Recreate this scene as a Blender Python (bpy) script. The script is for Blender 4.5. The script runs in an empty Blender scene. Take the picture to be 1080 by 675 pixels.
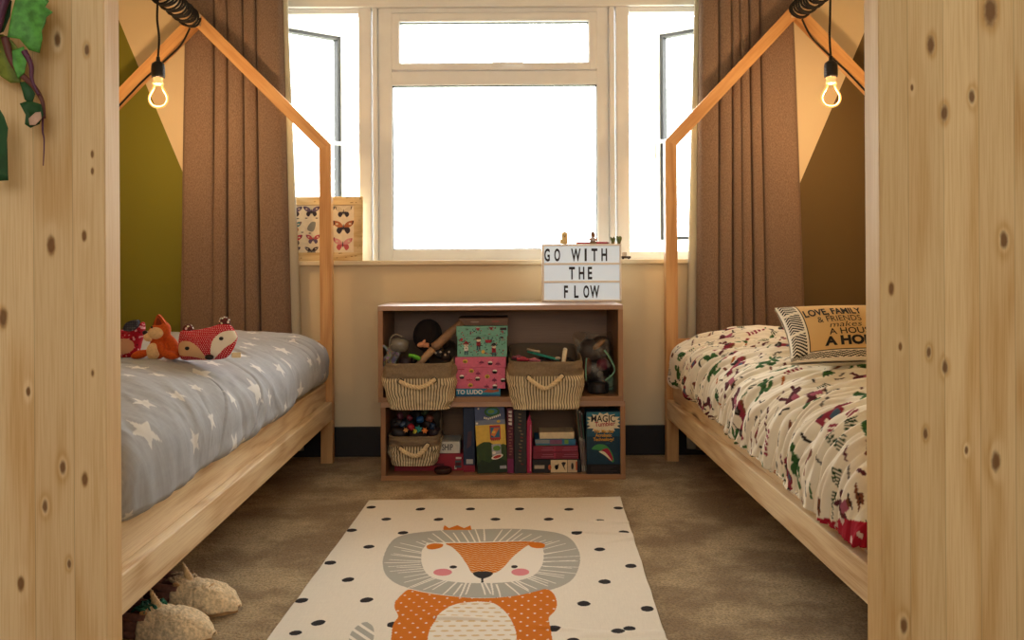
import bpy, bmesh, math, random
import numpy as np
from mathutils import Vector, Matrix, Euler
from mathutils.geometry import tessellate_polygon
R = random.Random(7)
SC = bpy.context.scene
COL = SC.collection
pi = math.pi
# ------------------------------------------------------------------ camera frame (a pinhole 0.77 m above the carpet)
F, CX, CY, H, ROLL = 980.0, 528.0, 277.0, 0.77, 0.006
def pt(px, py, Y):
    dx, dy = px - CX, py - CY
    dx, dy = dx - ROLL * dy, dy + ROLL * dx
    return Vector((dx / F * Y, Y, H - dy / F * Y))
def gx(px, Y): return (px - CX) / F * Y
def gz(py, Y): return H - (py - CY) / F * Y
def ground(px, py, z=0.0):
    dx, dy = px - CX, py - CY
    dx, dy = dx - ROLL * dy, dy + ROLL * dx
    Y = (H - z) * F / dy
    return Vector((dx / F * Y, Y, z))

def lin(c):
    if isinstance(c, str):
        c = c.lstrip('#'); c = [int(c[i:i+2], 16) / 255 for i in (0, 2, 4)]
    return tuple(x / 12.92 if x <= .04045 else ((x + .055) / 1.055) ** 2.4 for x in c)

# ------------------------------------------------------------------ numpy noise
def _hash(ix, iy, seed):
    h = (ix.astype(np.int64) * 374761393 + iy.astype(np.int64) * 668265263 + seed * 974711) & 0xffffffff
    h = ((h ^ (h >> 13)) * 1274126177) & 0xffffffff
    return ((h ^ (h >> 16)) & 0xffff) / 65535.0
def vnoise(x, y, seed=0):
    x = np.asarray(x, float); y = np.asarray(y, float)
    ix, iy = np.floor(x), np.floor(y)
    fx, fy = x - ix, y - iy
    fx = fx * fx * fx * (fx * (fx * 6 - 15) + 10); fy = fy * fy * fy * (fy * (fy * 6 - 15) + 10)
    a, b = _hash(ix, iy, seed), _hash(ix + 1, iy, seed)
    c, d = _hash(ix, iy + 1, seed), _hash(ix + 1, iy + 1, seed)
    return (a + (b - a) * fx) * (1 - fy) + (c + (d - c) * fx) * fy - .5
def fbm(x, y, seed=0, octaves=4):
    s, a = 0, 1.0
    for o in range(octaves):
        s = s + a * vnoise(x * 2 ** o + 17.3 * o, y * 2 ** o + 5.1 * o, seed + o); a *= .5
    return s
def in_poly(x, y, poly):
    ins = np.zeros(np.shape(x), bool); n = len(poly)
    for i in range(n):
        x1, y1 = poly[i]; x2, y2 = poly[(i + 1) % n]
        c = (y1 > y) != (y2 > y)
        ins ^= c & (x < (x2 - x1) * (y - y1) / ((y2 - y1) or 1e-12) + x1)
    return ins

# ------------------------------------------------------------------ mesh builder
class MB:
    def __init__(s): s.v, s.f, s.m, s.s = [], [], [], []
    def add(s, vs, fs, mat=0, smooth=False, M=None):
        o = len(s.v)
        for v in vs:
            v = Vector(v); s.v.append(tuple(M @ v) if M is not None else tuple(v))
        for f in fs:
            s.f.append([i + o for i in f]); s.m.append(mat); s.s.append(smooth)
        return s
    def box(s, lo, hi, mat=0, bev=0.0, M=None, seg=2):
        bm = bmesh.new(); bmesh.ops.create_cube(bm, size=1)
        for v in bm.verts:
            v.co = Vector([lo[k] + (v.co[k] + .5) * (hi[k] - lo[k]) for k in range(3)])
        if bev:
            bmesh.ops.bevel(bm, geom=list(bm.edges), offset=bev, segments=seg, profile=.5, affect='EDGES')
        bm.verts.index_update()
        s.add([v.co for v in bm.verts], [[v.index for v in f.verts] for f in bm.faces], mat, False, M); bm.free(); return s
    def tube(s, path, r, n=8, mat=0, M=None, caps=True, closed=False, flat=None):
        P = [Vector(p) for p in path]; N = len(P)
        rr = r if hasattr(r, '__len__') else [r] * N
        up = Vector((0, 0, 1)); vs, fs = [], []; prev = None
        for i in range(N):
            t = (P[(i + 1) % N] - P[i - 1]) if closed else (P[min(i + 1, N - 1)] - P[max(i - 1, 0)])
            t = t.normalized() if t.length > 1e-9 else Vector((0, 0, 1))
            if prev is None:
                a = t.cross(up) if abs(t.dot(up)) < .95 else t.cross(Vector((1, 0, 0)))
            else:
                a = prev - t * prev.dot(t)
            a.normalize(); prev = a; b = t.cross(a)
            for k in range(n):
                w = 2 * pi * k / n
                vs.append(P[i] + a * (math.cos(w) * rr[i]) + b * (math.sin(w) * rr[i] * (flat or 1)))
        for i in range(N if closed else N - 1):
            j = (i + 1) % N
            for k in range(n):
                fs.append([i * n + k, i * n + (k + 1) % n, j * n + (k + 1) % n, j * n + k])
        if caps and not closed:
            fs.append([k for k in range(n)][::-1]); fs.append([(N - 1) * n + k for k in range(n)])
        return s.add(vs, fs, mat, True, M)
    def lathe(s, prof, n=24, mat=0, M=None):
        vs, fs = [], []
        for r, z in prof:
            for k in range(n):
                w = 2 * pi * k / n; vs.append((r * math.cos(w), r * math.sin(w), z))
        for i in range(len(prof) - 1):
            for k in range(n):
                fs.append([i * n + k, i * n + (k + 1) % n, (i + 1) * n + (k + 1) % n, (i + 1) * n + k])
        fs.append(list(range(n))[::-1]); fs.append([(len(prof) - 1) * n + k for k in range(n)])
        return s.add(vs, fs, mat, True, M)
    def ell(s, c, r, mat=0, M=None, nu=20, nv=12, rot=None, p=1.0):
        vs, fs = [], []; Q = Euler(rot).to_matrix() if rot else None
        for i in range(nv + 1):
            ph = pi * i / nv
            for k in range(nu):
                w = 2 * pi * k / nu
                d = [math.sin(ph) * math.cos(w), math.sin(ph) * math.sin(w), math.cos(ph)]
                d = [math.copysign(abs(q) ** p, q) for q in d]
                v = Vector([d[q] * r[q] for q in range(3)])
                if Q: v = Q @ v
                vs.append(v + Vector(c))
        for i in range(nv):
            for k in range(nu):
                a, b, c2, d2 = i * nu + k, (i + 1) * nu + k, (i + 1) * nu + (k + 1) % nu, i * nu + (k + 1) % nu
                fs.append([a, b, c2] if i == nv - 1 else ([a, b, c2, d2] if i else [a, b, c2]))
        return s.add(vs, fs, mat, True, M)
    def prism(s, poly, fn, d0, d1, mat=0, M=None, smooth=False):
        """polygon (2-D) extruded from depth d0 to d1; fn(x, y, d) -> point"""
        n = len(poly); vs = [fn(x, y, d0) for x, y in poly] + [fn(x, y, d1) for x, y in poly]
        tri = tessellate_polygon([[Vector((x, y, 0)) for x, y in poly]])
        fs = [list(t) for t in tri] + [[i + n for i in t][::-1] for t in tri]
        fs += [[i, (i + 1) % n, (i + 1) % n + n, i + n] for i in range(n)]
        return s.add(vs, fs, mat, smooth, M)
    def flat(s, poly, fn, mat=0, M=None):
        tri = tessellate_polygon([[Vector((x, y, 0)) for x, y in poly]])
        return s.add([fn(x, y) for x, y in poly], [list(t) for t in tri], mat, False, M)
    def grid(s, P, mat=0, M=None, cu=False, cv=False, smooth=True):
        n, m = len(P), len(P[0]); vs = [p for row in P for p in row]; fs = []
        for i in range(n if cu else n - 1):
            for j in range(m if cv else m - 1):
                a, b = i, (i + 1) % n; c, d = j, (j + 1) % m
                fs.append([a * m + c, b * m + c, b * m + d, a * m + d])
        return s.add(vs, fs, mat, smooth, M)
    def text(s, string, fn, size=1, mat=0, sx=1.0, align='LEFT', bold=0.0, M=None, shear=0.0):
        vs, fs = text2d(string, size, sx, align, bold, shear)
        return s.add([fn(x, y) for x, y in vs], fs, mat, False, M)

_tc = {}
def text2d(string, size, sx, align, bold, shear):
    key = (string, align, bold, shear)
    if key not in _tc:
        cu = bpy.data.curves.new('tmp', 'FONT'); cu.body = string; cu.size = 1; cu.align_x = align; cu.offset = bold
        cu.shear = shear; cu.resolution_u = 3
        o = bpy.data.objects.new('tmp', cu); COL.objects.link(o)
        dg = bpy.context.evaluated_depsgraph_get(); dg.update()
        me = bpy.data.meshes.new_from_object(o.evaluated_get(dg))
        _tc[key] = ([(v.co.x, v.co.y) for v in me.vertices], [list(p.vertices) for p in me.polygons])
        bpy.data.objects.remove(o); bpy.data.curves.remove(cu); bpy.data.meshes.remove(me)
    vs, fs = _tc[key]
    return [(x * size * sx, y * size) for x, y in vs], fs

def circle(cx, cy, rx, ry=None, n=14, rot=0.0):
    ry = rx if ry is None else ry; c, s_ = math.cos(rot), math.sin(rot); out = []
    for k in range(n):
        a = 2 * pi * k / n; x, y = rx * math.cos(a), ry * math.sin(a)
        out.append((cx + x * c - y * s_, cy + x * s_ + y * c))
    return out
def rect(x0, y0, x1, y1): return [(x0, y0), (x1, y0), (x1, y1), (x0, y1)]
def star(cx, cy, r, rot=0, n=5, k=.45):
    return [(cx + (r if i % 2 == 0 else r * k) * math.cos(rot + pi * i / n), cy + (r if i % 2 == 0 else r * k) * math.sin(rot + pi * i / n)) for i in range(2 * n)]
def smooth_path(ps, n=8, closed=False):
    P = [Vector(p) for p in ps]; N = len(P); out = []
    for i in range(N if closed else N - 1):
        p0 = P[(i - 1) % N] if closed or i > 0 else P[0]; p1 = P[i]; p2 = P[(i + 1) % N]
        p3 = P[(i + 2) % N] if closed or i + 2 < N else P[N - 1]
        for k in range(n):
            t = k / n
            out.append(.5 * ((2 * p1) + (p2 - p0) * t + (2 * p0 - 5 * p1 + 4 * p2 - p3) * t * t + (3 * p1 - p0 - 3 * p2 + p3) * t ** 3))
    if not closed: out.append(P[-1])
    return out
def smooth2(ps, n=8): return [(p.x, p.y) for p in smooth_path([(x, y, 0) for x, y in ps], n, True)]

# ------------------------------------------------------------------ objects
INV = {}
def setp(o, label=None, cat=None, group=None, kind=None):
    if label: o['label'] = label
    if cat: o['category'] = cat
    if group: o['group'] = group
    if kind: o['kind'] = kind
    return o
def thing(name, label, cat, loc=(0, 0, 0), rot=(0, 0, 0), group=None, kind=None):
    o = bpy.data.objects.new(name, None); COL.objects.link(o); o.empty_display_size = .05
    o.location = loc; o.rotation_euler = rot; setp(o, label, cat, group, kind)
    INV[o.name] = (Matrix.Translation(loc) @ Euler(rot).to_matrix().to_4x4()).inverted(); return o
def mesh_obj(name, me, mats, parent=None):
    for m in (mats if isinstance(mats, (list, tuple)) else [mats]): me.materials.append(m)
    o = bpy.data.objects.new(name, me); COL.objects.link(o)
    if parent is not None: o.parent = parent
    return o
def root_inv(parent):
    p = parent
    while p is not None:
        if p.name in INV: return INV[p.name]
        p = p.parent
    return None
def part(name, mb, mats, parent=None, world=False, loc=None, label=None):
    vs = mb.v
    if world and parent is not None:
        M = root_inv(parent)
        if M is not None: vs = [tuple(M @ Vector(v)) for v in vs]
    if loc is not None: vs = [tuple(Vector(v) - Vector(loc)) for v in vs]
    me = bpy.data.meshes.new(name); me.from_pydata(vs, [], mb.f)
    me.polygons.foreach_set('material_index', mb.m); me.polygons.foreach_set('use_smooth', mb.s); me.update()
    o = mesh_obj(name, me, mats, parent)
    if loc is not None: o.location = loc
    if label: o['label'] = label
    return o
def solo(name, mb, mats, label, cat, loc, group=None, kind=None):
    o = part(name, mb, mats, None, False, loc); return setp(o, label, cat, group, kind)
def grid_obj(name, P, mat, col=None, parent=None, cu=False, cv=False, world=False):
    n, m = P.shape[:2]; V = P.reshape(-1, 3)
    if world and parent is not None and root_inv(parent) is not None:
        Mi = np.array(root_inv(parent)); V = V @ Mi[:3, :3].T + Mi[:3, 3]
    I, J = np.meshgrid(np.arange(n if cu else n - 1), np.arange(m if cv else m - 1), indexing='ij')
    I, J = I.ravel(), J.ravel(); I2, J2 = (I + 1) % n, (J + 1) % m
    Q = np.stack([I * m + J, I2 * m + J, I2 * m + J2, I * m + J2], 1)
    me = bpy.data.meshes.new(name); me.vertices.add(len(V)); me.vertices.foreach_set('co', V.ravel())
    me.loops.add(Q.size); me.loops.foreach_set('vertex_index', Q.ravel().astype(np.int32))
    me.polygons.add(len(Q)); me.polygons.foreach_set('loop_start', np.arange(0, Q.size, 4, dtype=np.int32))
    me.update(calc_edges=True); me.validate()
    me.polygons.foreach_set('use_smooth', np.ones(len(me.polygons), bool))
    if col is not None:
        a = me.color_attributes.new('Col', 'FLOAT_COLOR', 'POINT'); c = np.ones((len(V), 4)); c[:, :3] = col.reshape(-1, 3)
        a.data.foreach_set('color', c.ravel())
    me.update(); return mesh_obj(name, me, mat, parent)

# ------------------------------------------------------------------ materials
class NT:
    def __init__(s, name):
        s.mat = bpy.data.materials.new(name); s.mat.use_nodes = True; s.t = s.mat.node_tree
        s.b = s.t.nodes['Principled BSDF']
    def put(s, sock, v):
        if v is None: return
        if isinstance(v, bpy.types.NodeSocket): s.t.links.new(v, sock)
        elif hasattr(v, '__len__') and len(v) == 3 and sock.type == 'RGBA': sock.default_value = (*v, 1)
        else: sock.default_value = v
    def n(s, typ, ins=None, out=0, **kw):
        nd = s.t.nodes.new(typ)
        for k, v in kw.items(): setattr(nd, k, v)
        for k, v in (ins or {}).items(): s.put(nd.inputs[k], v)
        return nd.outputs[out]
    def m(s, op, a, b=None, c=None, clamp=False):
        nd = s.t.nodes.new('ShaderNodeMath'); nd.operation = op; nd.use_clamp = clamp
        s.put(nd.inputs[0], a); s.put(nd.inputs[1], b)
        if c is not None: s.put(nd.inputs[2], c)
        return nd.outputs[0]
    def mix(s, f, a, b, mode='MIX'):
        nd = s.t.nodes.new('ShaderNodeMix'); nd.data_type = 'RGBA'; nd.blend_type = mode
        s.put(nd.inputs[0], f); s.put(nd.inputs[6], a); s.put(nd.inputs[7], b); return nd.outputs[2]
    def obj(s): return s.n('ShaderNodeTexCoord', out=3)
    def xyz(s):
        nd = s.t.nodes.new('ShaderNodeSeparateXYZ'); s.t.links.new(s.obj(), nd.inputs[0]); return nd.outputs[:]
    def comb(s, x, y, z): return s.n('ShaderNodeCombineXYZ', {0: x, 1: y, 2: z})
    def noise(s, vec, scale, detail=3, rough=.5): return s.n('ShaderNodeTexNoise', {'Vector': vec, 'Scale': scale, 'Detail': detail, 'Roughness': rough})
    def ss(s, v, a, b):
        return s.n('ShaderNodeMapRange', {0: v, 1: a, 2: b, 3: 0.0, 4: 1.0}, interpolation_type='SMOOTHSTEP')
    def bump(s, h, strength, dist=.002):
        s.put(s.b.inputs['Normal'], s.n('ShaderNodeBump', {'Height': h, 'Strength': strength, 'Distance': dist}))
    def set(s, **kw):
        names = dict(col='Base Color', rough='Roughness', metal='Metallic', spec='Specular IOR Level', coat='Coat Weight', ecol='Emission Color', estr='Emission Strength', sheen='Sheen Weight', alpha='Alpha', trans='Transmission Weight', ior='IOR')
        for k, v in kw.items(): s.put(s.b.inputs[names[k]], v)
        return s.mat

_pc = {}
def plain(col, rough=.6, var=.10, scale=60, bump=0.0, metal=0.0, spec=.4, name=None, **kw):
    key = (str(col), rough, var, scale, bump, metal, spec, str(kw))
    if key in _pc: return _pc[key]
    t = NT(name or 'surface_' + str(len(_pc))); c = lin(col)
    nz = t.noise(t.obj(), scale, 4)
    t.set(col=t.mix(t.ss(nz, .3, .7), tuple(x * (1 - var) for x in c), tuple(min(1, x * (1 + var)) for x in c)), rough=rough, metal=metal, spec=spec, **kw)
    if bump: t.bump(nz, bump, .003)
    _pc[key] = t.mat; return t.mat
def vcol(name, rough=.85, weave=900, bump=.15, dist=.001, spec=.2, var=.06, sheen=0.0, translucent=0):
    t = NT(name); c = t.n('ShaderNodeVertexColor', layer_name='Col')
    nz = t.noise(t.obj(), weave, 2)
    dk = t.mix(.5, c, c)
    f = t.m('MULTIPLY_ADD', nz, var * 2, 1 - var)
    t.set(col=t.mix(1.0, c, t.n('ShaderNodeCombineColor', {0: f, 1: f, 2: f}), 'MULTIPLY'), rough=rough, spec=spec, sheen=sheen)
    t.bump(nz, bump, dist); return t.mat

def wood(name, c1, c2, axis, planks=None, knots=(), pax=None, rough=.45, knotcol='#6b4326', ring=1.0, spec=.4, auto=0, tone=.16, coat=0.0):
    """pine: fibres along `axis`; explicit knots (across, along, radius); optional glued staves of width `planks`"""
    t = NT(name); X = t.xyz(); u = X[axis]; o = [k for k in range(3) if k != axis]
    p = X[pax if pax is not None else o[0]]; q = X[[k for k in o if k != (pax if pax is not None else o[0])][0]]
    rnd = t.n('ShaderNodeObjectInfo', out=5)
    uu = t.m('ADD', u, t.m('MULTIPLY', rnd, 9.0)); pl = None
    if planks:
        wob = p
        idx = t.m('FLOOR', t.m('DIVIDE', wob, planks))
        pl = t.n('ShaderNodeTexWhiteNoise', {'W': idx}, noise_dimensions='1D')
        uu = t.m('ADD', u, t.m('MULTIPLY', pl, 23.0))
    k_s, k_d = 0.0, 0.0
    for (a, b, r) in knots:
        da = t.m('DIVIDE', t.m('SUBTRACT', p, a), r * .50); db = t.m('DIVIDE', t.m('SUBTRACT', u, b), r * 1.15)
        d = t.m('SQRT', t.m('ADD', t.m('MULTIPLY', da, da), t.m('MULTIPLY', db, db)))
        k_s = t.m('ADD', k_s, t.m('POWER', 2.718, t.m('MULTIPLY', t.m('MULTIPLY', d, d), -.42)))
        k_d = t.m('MAXIMUM', k_d, t.m('SUBTRACT', 1.0, t.ss(t.m('ADD', d, t.m('MULTIPLY', t.noise(t.obj(), 90, 2), .5)), .75, 1.5)))
    if auto:
        vv = t.n('ShaderNodeTexVoronoi', {'Vector': t.comb(t.m('MULTIPLY', p, auto * 1.6), t.m('MULTIPLY', uu, auto * .55), t.m('MULTIPLY', q, auto * 1.6)), 'Scale': 1.0})
        k_s = t.m('ADD', k_s, t.m('POWER', 2.718, t.m('MULTIPLY', t.m('MULTIPLY', vv, vv), -22.0)))
        k_d = t.m('MAXIMUM', k_d, t.m('SUBTRACT', 1.0, t.ss(vv, .07, .17)))
    low = t.noise(t.comb(t.m('MULTIPLY', p, 9.0), t.m('MULTIPLY', uu, .9), t.m('MULTIPLY', q, 9.0)), 1.0, 2)
    ph = t.m('ADD', t.m('MULTIPLY', low, 60.0 * ring), t.m('MULTIPLY', k_s, 6.0))
    rg = t.m('POWER', t.m('MULTIPLY_ADD', t.m('SINE', ph), .5, .5), 2.2)
    fib = t.noise(t.comb(t.m('MULTIPLY', p, 420.0), t.m('MULTIPLY', uu, 9.0), t.m('MULTIPLY', q, 420.0)), 1.0, 3)
    f = t.m('ADD', t.m('MULTIPLY', rg, .55), t.m('MULTIPLY', t.ss(fib, .35, .75), .38))
    col = t.mix(f, lin(c1), lin(c2))
    if planks:
        tn = t.m('MULTIPLY_ADD', pl, tone * 2, 1 - tone)
        col = t.mix(1.0, col, t.n('ShaderNodeCombineColor', {0: tn, 1: t.m('MULTIPLY', tn, t.m('MULTIPLY_ADD', pl, .05, .97)), 2: t.m('MULTIPLY', tn, t.m('MULTIPLY_ADD', pl, .12, .92))}), 'MULTIPLY')
        fr = t.m('FRACT', t.m('DIVIDE', p, planks)); edge = t.m('LESS_THAN', t.m('MINIMUM', fr, t.m('SUBTRACT', 1.0, fr)), .009)
        col = t.mix(t.m('MULTIPLY', edge, .35), col, lin(knotcol))
    if knots or auto: col = t.mix(t.m('MULTIPLY', k_d, .85), col, lin(knotcol))
    t.set(col=col, rough=rough, spec=spec, coat=coat); t.bump(fib, .12, .001); return t.mat
# ================================================================== SETTING
XL, XR, YB, YF, ZC = -1.74, 1.72, 3.715, -1.5, 2.3
def structure(name, mb, mats, label=None, loc=(0, 0, 0)):
    o = part(name, mb, mats, None, False, loc); return setp(o, label, None, None, 'structure')
# carpet
t = NT('beige_carpet'); ob = t.obj()
big = t.noise(ob, 5.0, 4, .6); mid = t.noise(ob, 28, 3, .6); fine = t.noise(ob, 150, 4, .75)
c = t.mix(t.ss(big, .38, .64), lin('#a98c62'), lin('#e0c697'))
c = t.mix(t.m('MULTIPLY', t.ss(mid, .42, .75), .45), c, lin('#a8875c'))
c = t.mix(t.ss(fine, .36, .60), t.mix(1.0, c, (.50, .47, .42), 'MULTIPLY'), c)  # shade between the tufts painted into the pile colour
t.set(col=c, rough=.95, spec=.1, sheen=.25)
t.bump(t.m('ADD', fine, t.m('MULTIPLY', mid, 1.2)), .9, .012); CARPET = t.mat
structure('floor', MB().box((XL - .05, YF, -.06), (XR + .05, YB + .02, 0)), CARPET, 'beige cut pile carpet covering the bedroom floor')
# painted far wall: cream in the middle with two mountain-like coloured slopes
a1, a2 = pt(127, 25, YB), pt(195, 187, YB); b1, b2 = pt(845, 190, YB), pt(912, 33, YB)
t = NT('painted_wall'); X = t.xyz()
gl = t.m('SUBTRACT', X[0], t.m('MULTIPLY_ADD', X[2], (a2.x - a1.x) / (a2.z - a1.z), a1.x - a1.z * (a2.x - a1.x) / (a2.z - a1.z)))
br = t.m('SUBTRACT', X[0], t.m('MULTIPLY_ADD', X[2], (b2.x - b1.x) / (b2.z - b1.z), b1.x - b1.z * (b2.x - b1.x) / (b2.z - b1.z)))
c = t.mix(t.m('LESS_THAN', gl, 0.0), lin('#e2d0ab'), lin('#7c7a2a'))
c = t.mix(t.m('GREATER_THAN', br, 0.0), c, lin('#6b5836'))
pn = t.noise(t.obj(), 180, 3)
t.set(col=c, rough=.75, spec=.25); t.bump(pn, .12, .001); WALLP = t.mat
CREAM = plain('#dccdae', .8, .03, 30, .05)
OX0, OX1, OZ0, OZ1 = -1.06, 1.06, .765, 1.90
wb = MB()
wb.box((XL - .05, YB, 0), (XR + .05, YB + .22, OZ0)); wb.box((XL - .05, YB, OZ0), (OX0, YB + .22, OZ1))
wb.box((OX1, YB, OZ0), (XR + .05, YB + .22, OZ1)); wb.box((XL - .05, YB, OZ1), (XR + .05, YB + .22, ZC))
structure('wall_back', wb, WALLP, 'cream window wall with an olive green slope painted left and a dark khaki slope right')
structure('wall_left', MB().box((XL - .12, YF, 0), (XL, YB, ZC)), CREAM)
structure('wall_right', MB().box((XR, YF, 0), (XR + .12, YB, ZC)), CREAM)
structure('wall_front', MB().box((XL, YF - .12, 0), (XR, YF, ZC)), CREAM)
structure('ceiling', MB().box((XL, YF, ZC), (XR, YB, ZC + .1)), plain('#e9e4d8', .9, .02, 20))
SKIRT = plain('#211d1a', .55, .1, 40)
structure('baseboard_back', MB().box((XL, 3.699, 0), (XR, YB, .118), bev=.003), SKIRT, 'near-black baseboard along the window wall')
UPVC = plain('#eef0ef', .35, .02, 15, name='white_upvc')
GASK = plain('#191816', .6, .1, 60)
SILLP = plain('#e0d2b2', .5, .03, 30)
structure('trim_1', MB().box((-1.06, 3.688, .762), (1.06, 3.86, .781), bev=.004), SILLP, 'narrow white window sill running under all three windows')
structure('trim_2', MB().box((-1.06, 3.775, gz(8, 3.80)), (1.06, 3.87, 1.90), bev=.003), UPVC)
t = NT('window_glass'); fr = t.n('ShaderNodeFresnel', {'IOR': 1.45})
dirt = t.noise(t.obj(), 3, 3)
gl_ = t.n('ShaderNodeBsdfGlossy', {'Color': (1, 1, 1), 'Roughness': .02}); tr = t.n('ShaderNodeBsdfTransparent', {'Color': t.mix(dirt, (.97, .98, .97), (.93, .95, .94))})
mx = t.t.nodes.new('ShaderNodeMixShader'); t.put(mx.inputs[0], t.m('MULTIPLY', fr, .8)); t.t.links.new(tr, mx.inputs[1]); t.t.links.new(gl_, mx.inputs[2])
t.t.links.new(mx.outputs[0], t.t.nodes['Material Output'].inputs[0]); GLASS = t.mat

YW = 3.80
def bar(mb, x0, y0, x1, y1, Y0=YW, Y1=YW + .06, bev=.004, mat=0):
    mb.box((gx(x0, YW), Y0, gz(y1, YW)), (gx(x1, YW), Y1, gz(y0, YW)), mat, bev)
w1 = thing('window_1', 'large middle window with a small top-hung light over a tall fixed pane', None, (.08, YW + .03, .781), kind='structure')
m_ = MB()
bar(m_, 400, 8, 414.5, 275); bar(m_, 630.5, 8, 643, 275); bar(m_, 414, 262.5, 631, 275); bar(m_, 414, 74.5, 631, 89.5); bar(m_, 414, 8, 631, 13.5)
part('frame', m_, UPVC, w1, True)
m_ = MB()
for x0, x1 in ((379.5, 393), (394.5, 399.5)): bar(m_, x0, 8, x1, 275, YW - .012, YW + .08, .005)
for x0, x1 in ((643.5, 649), (650.5, 664.5)): bar(m_, x0, 8, x1, 275, YW - .012, YW + .08, .005)
part('coupling_post', m_, UPVC, w1, True)
m_ = MB()
bar(m_, 414.5, 14, 423, 74, YW - .014, YW + .05, .006); bar(m_, 622, 14, 630.5, 74, YW - .014, YW + .05, .006)
bar(m_, 422, 14, 623, 23, YW - .014, YW + .05, .006); bar(m_, 422, 66.5, 623, 74, YW - .014, YW + .05, .006)
sash = part('top_light', m_, UPVC, w1, True)
m_ = MB(); m_.box((gx(520, YW), YW - .03, gz(71, YW)), (gx(531, YW), YW - .012, gz(67, YW)), 0, .003)
m_.box((gx(529, YW), YW - .038, gz(70, YW)), (gx(553, YW), YW - .026, gz(67.6, YW)), 0, .003)
part('handle', m_, UPVC, w1, True)
def gasket(mb, x0, y0, x1, y1, w=1.3):
    for r in ((x0, y0, x1, y0 + w), (x0, y1 - w, x1, y1), (x0, y0, x0 + w, y1), (x1 - w, y0, x1, y1)):
        bar(mb, *r, YW + .012, YW + .03, 0)
m_ = MB(); gasket(m_, 414, 89, 631, 263); gasket(m_, 422.3, 22.3, 622.7, 67.3); part('gasket', m_, GASK, w1, True)
m_ = MB(); bar(m_, 414, 89, 631, 263, YW + .02, YW + .026, 0); bar(m_, 422, 22, 623, 67, YW + .02, YW + .026, 0); part('pane', m_, GLASS, w1, True)

def casement(name, label, hx, sg, xin, ang):
    w = thing(name, label, None, (hx, YW + .03, .781), kind='structure')
    m_ = MB(); z0, z1 = .789, gz(8, YW)
    xo = sg * 1.05; a, b = sorted((xo, hx + sg * .005)); m_.box((a, YW, z0), (b, YW + .06, z1), 0, .004)
    a, b = sorted((xo, xin)); m_.box((a, YW, z1 - .022), (b, YW + .06, z1), 0, .004); m_.box((a, YW, z0 - .014), (b, YW + .06, z0 + .024), 0, .004)
    part('frame', m_, UPVC, w, True)
    M = Matrix.Translation((hx, YW + .045, 0)) @ Matrix.Rotation(sg * -ang, 4, 'Z')
    L = .413; d = -sg; S0, S1 = .815, 1.815; st = .05
    def bx(mb, u0, u1, zz0, zz1, y0=0, y1=.055, bev=.006):
        a, b = sorted((d * u0, d * u1)); mb.box((a, y0, zz0), (b, y1, zz1), 0, bev, M)
    m_ = MB(); bx(m_, 0, st, S0, S1); bx(m_, L - st, L, S0, S1); bx(m_, st, L - st, S0, S0 + st); bx(m_, st, L - st, S1 - st, S1)
    s_ = part('sash', m_, UPVC, w, True)
    m_ = MB(); g = .014
    for q in ((st, st + g, S0 + st, S1 - st), (L - st - g, L - st, S0 + st, S1 - st), (st, L - st, S0 + st, S0 + st + g), (st, L - st, S1 - st - g, S1 - st)): bx(m_, *q, .008, .045, 0)
    part('gasket', m_, GASK, s_, True)
    m_ = MB(); bx(m_, st, L - st, S0 + st, S1 - st, .024, .03, 0); part('pane', m_, GLASS, s_, True)
    m_ = MB(); bx(m_, L - .035, L - .012, 1.22, 1.30, -.014, 0, .003); bx(m_, L - .10, L - .02, 1.285, 1.30, -.03, -.014, .003); part('handle', m_, UPVC, s_, True)
    m_ = MB(); p0 = M @ Vector((d * .20, .02, S1 + .002)); m_.tube([p0, Vector((hx - sg * .12, YW + .03, S1 + .01))], .003, 6); part('stay', m_, GASK, w, True)
    return w
casement('window_2', 'narrow left casement window standing open outward', -.975, -1, gx(380, YW), math.radians(39))
casement('window_3', 'narrow right casement window standing open outward', .985, 1, gx(664.5, YW), math.radians(38))

# outdoors, seen burnt out through the panes: pale lawn, a rendered house, hedge
PALE = plain('#f0ece2', .9, .04, 3)
structure('ground_outside', MB().box((-14, 3.95, -3.1), (14, 30, -3.0)), plain('#cfd0b8', .95, .1, 1.5))

# ------------------------------------------------------------------ curtains
t = NT('taupe_linen'); ob = t.obj(); wv = t.noise(t.n('ShaderNodeMapping', {'Vector': ob, 'Scale': (500, 500, 160)}), 1.0, 2)
cc = t.mix(t.ss(wv, .3, .7), lin('#7b6557'), lin('#9b8370')); t.set(col=cc, rough=.9, spec=.1, sheen=.1); t.bump(wv, .15, .001)
trl = t.n('ShaderNodeBsdfTranslucent', {'Color': t.mix(.5, cc, lin('#cbb898'))}); mx = t.t.nodes.new('ShaderNodeMixShader'); mx.inputs[0].default_value = .16
t.t.links.new(t.b.outputs[0], mx.inputs[1]); t.t.links.new(trl, mx.inputs[2]); t.t.links.new(mx.outputs[0], t.t.nodes['Material Output'].inputs[0]); LINEN = t.mat
t = NT('curtain_lining'); nz = t.noise(t.obj(), 300, 2); cc = t.mix(nz, lin('#d6d0be'), lin('#e0dbcb')); t.set(col=cc, rough=.9, spec=.1)
trl = t.n('ShaderNodeBsdfTranslucent', {'Color': cc}); mx = t.t.nodes.new('ShaderNodeMixShader'); mx.inputs[0].default_value = .45
t.t.links.new(t.b.outputs[0], mx.inputs[1]); t.t.links.new(trl, mx.inputs[2]); t.t.links.new(mx.outputs[0], t.t.nodes['Material Output'].inputs[0]); LINING = t.mat
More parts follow.
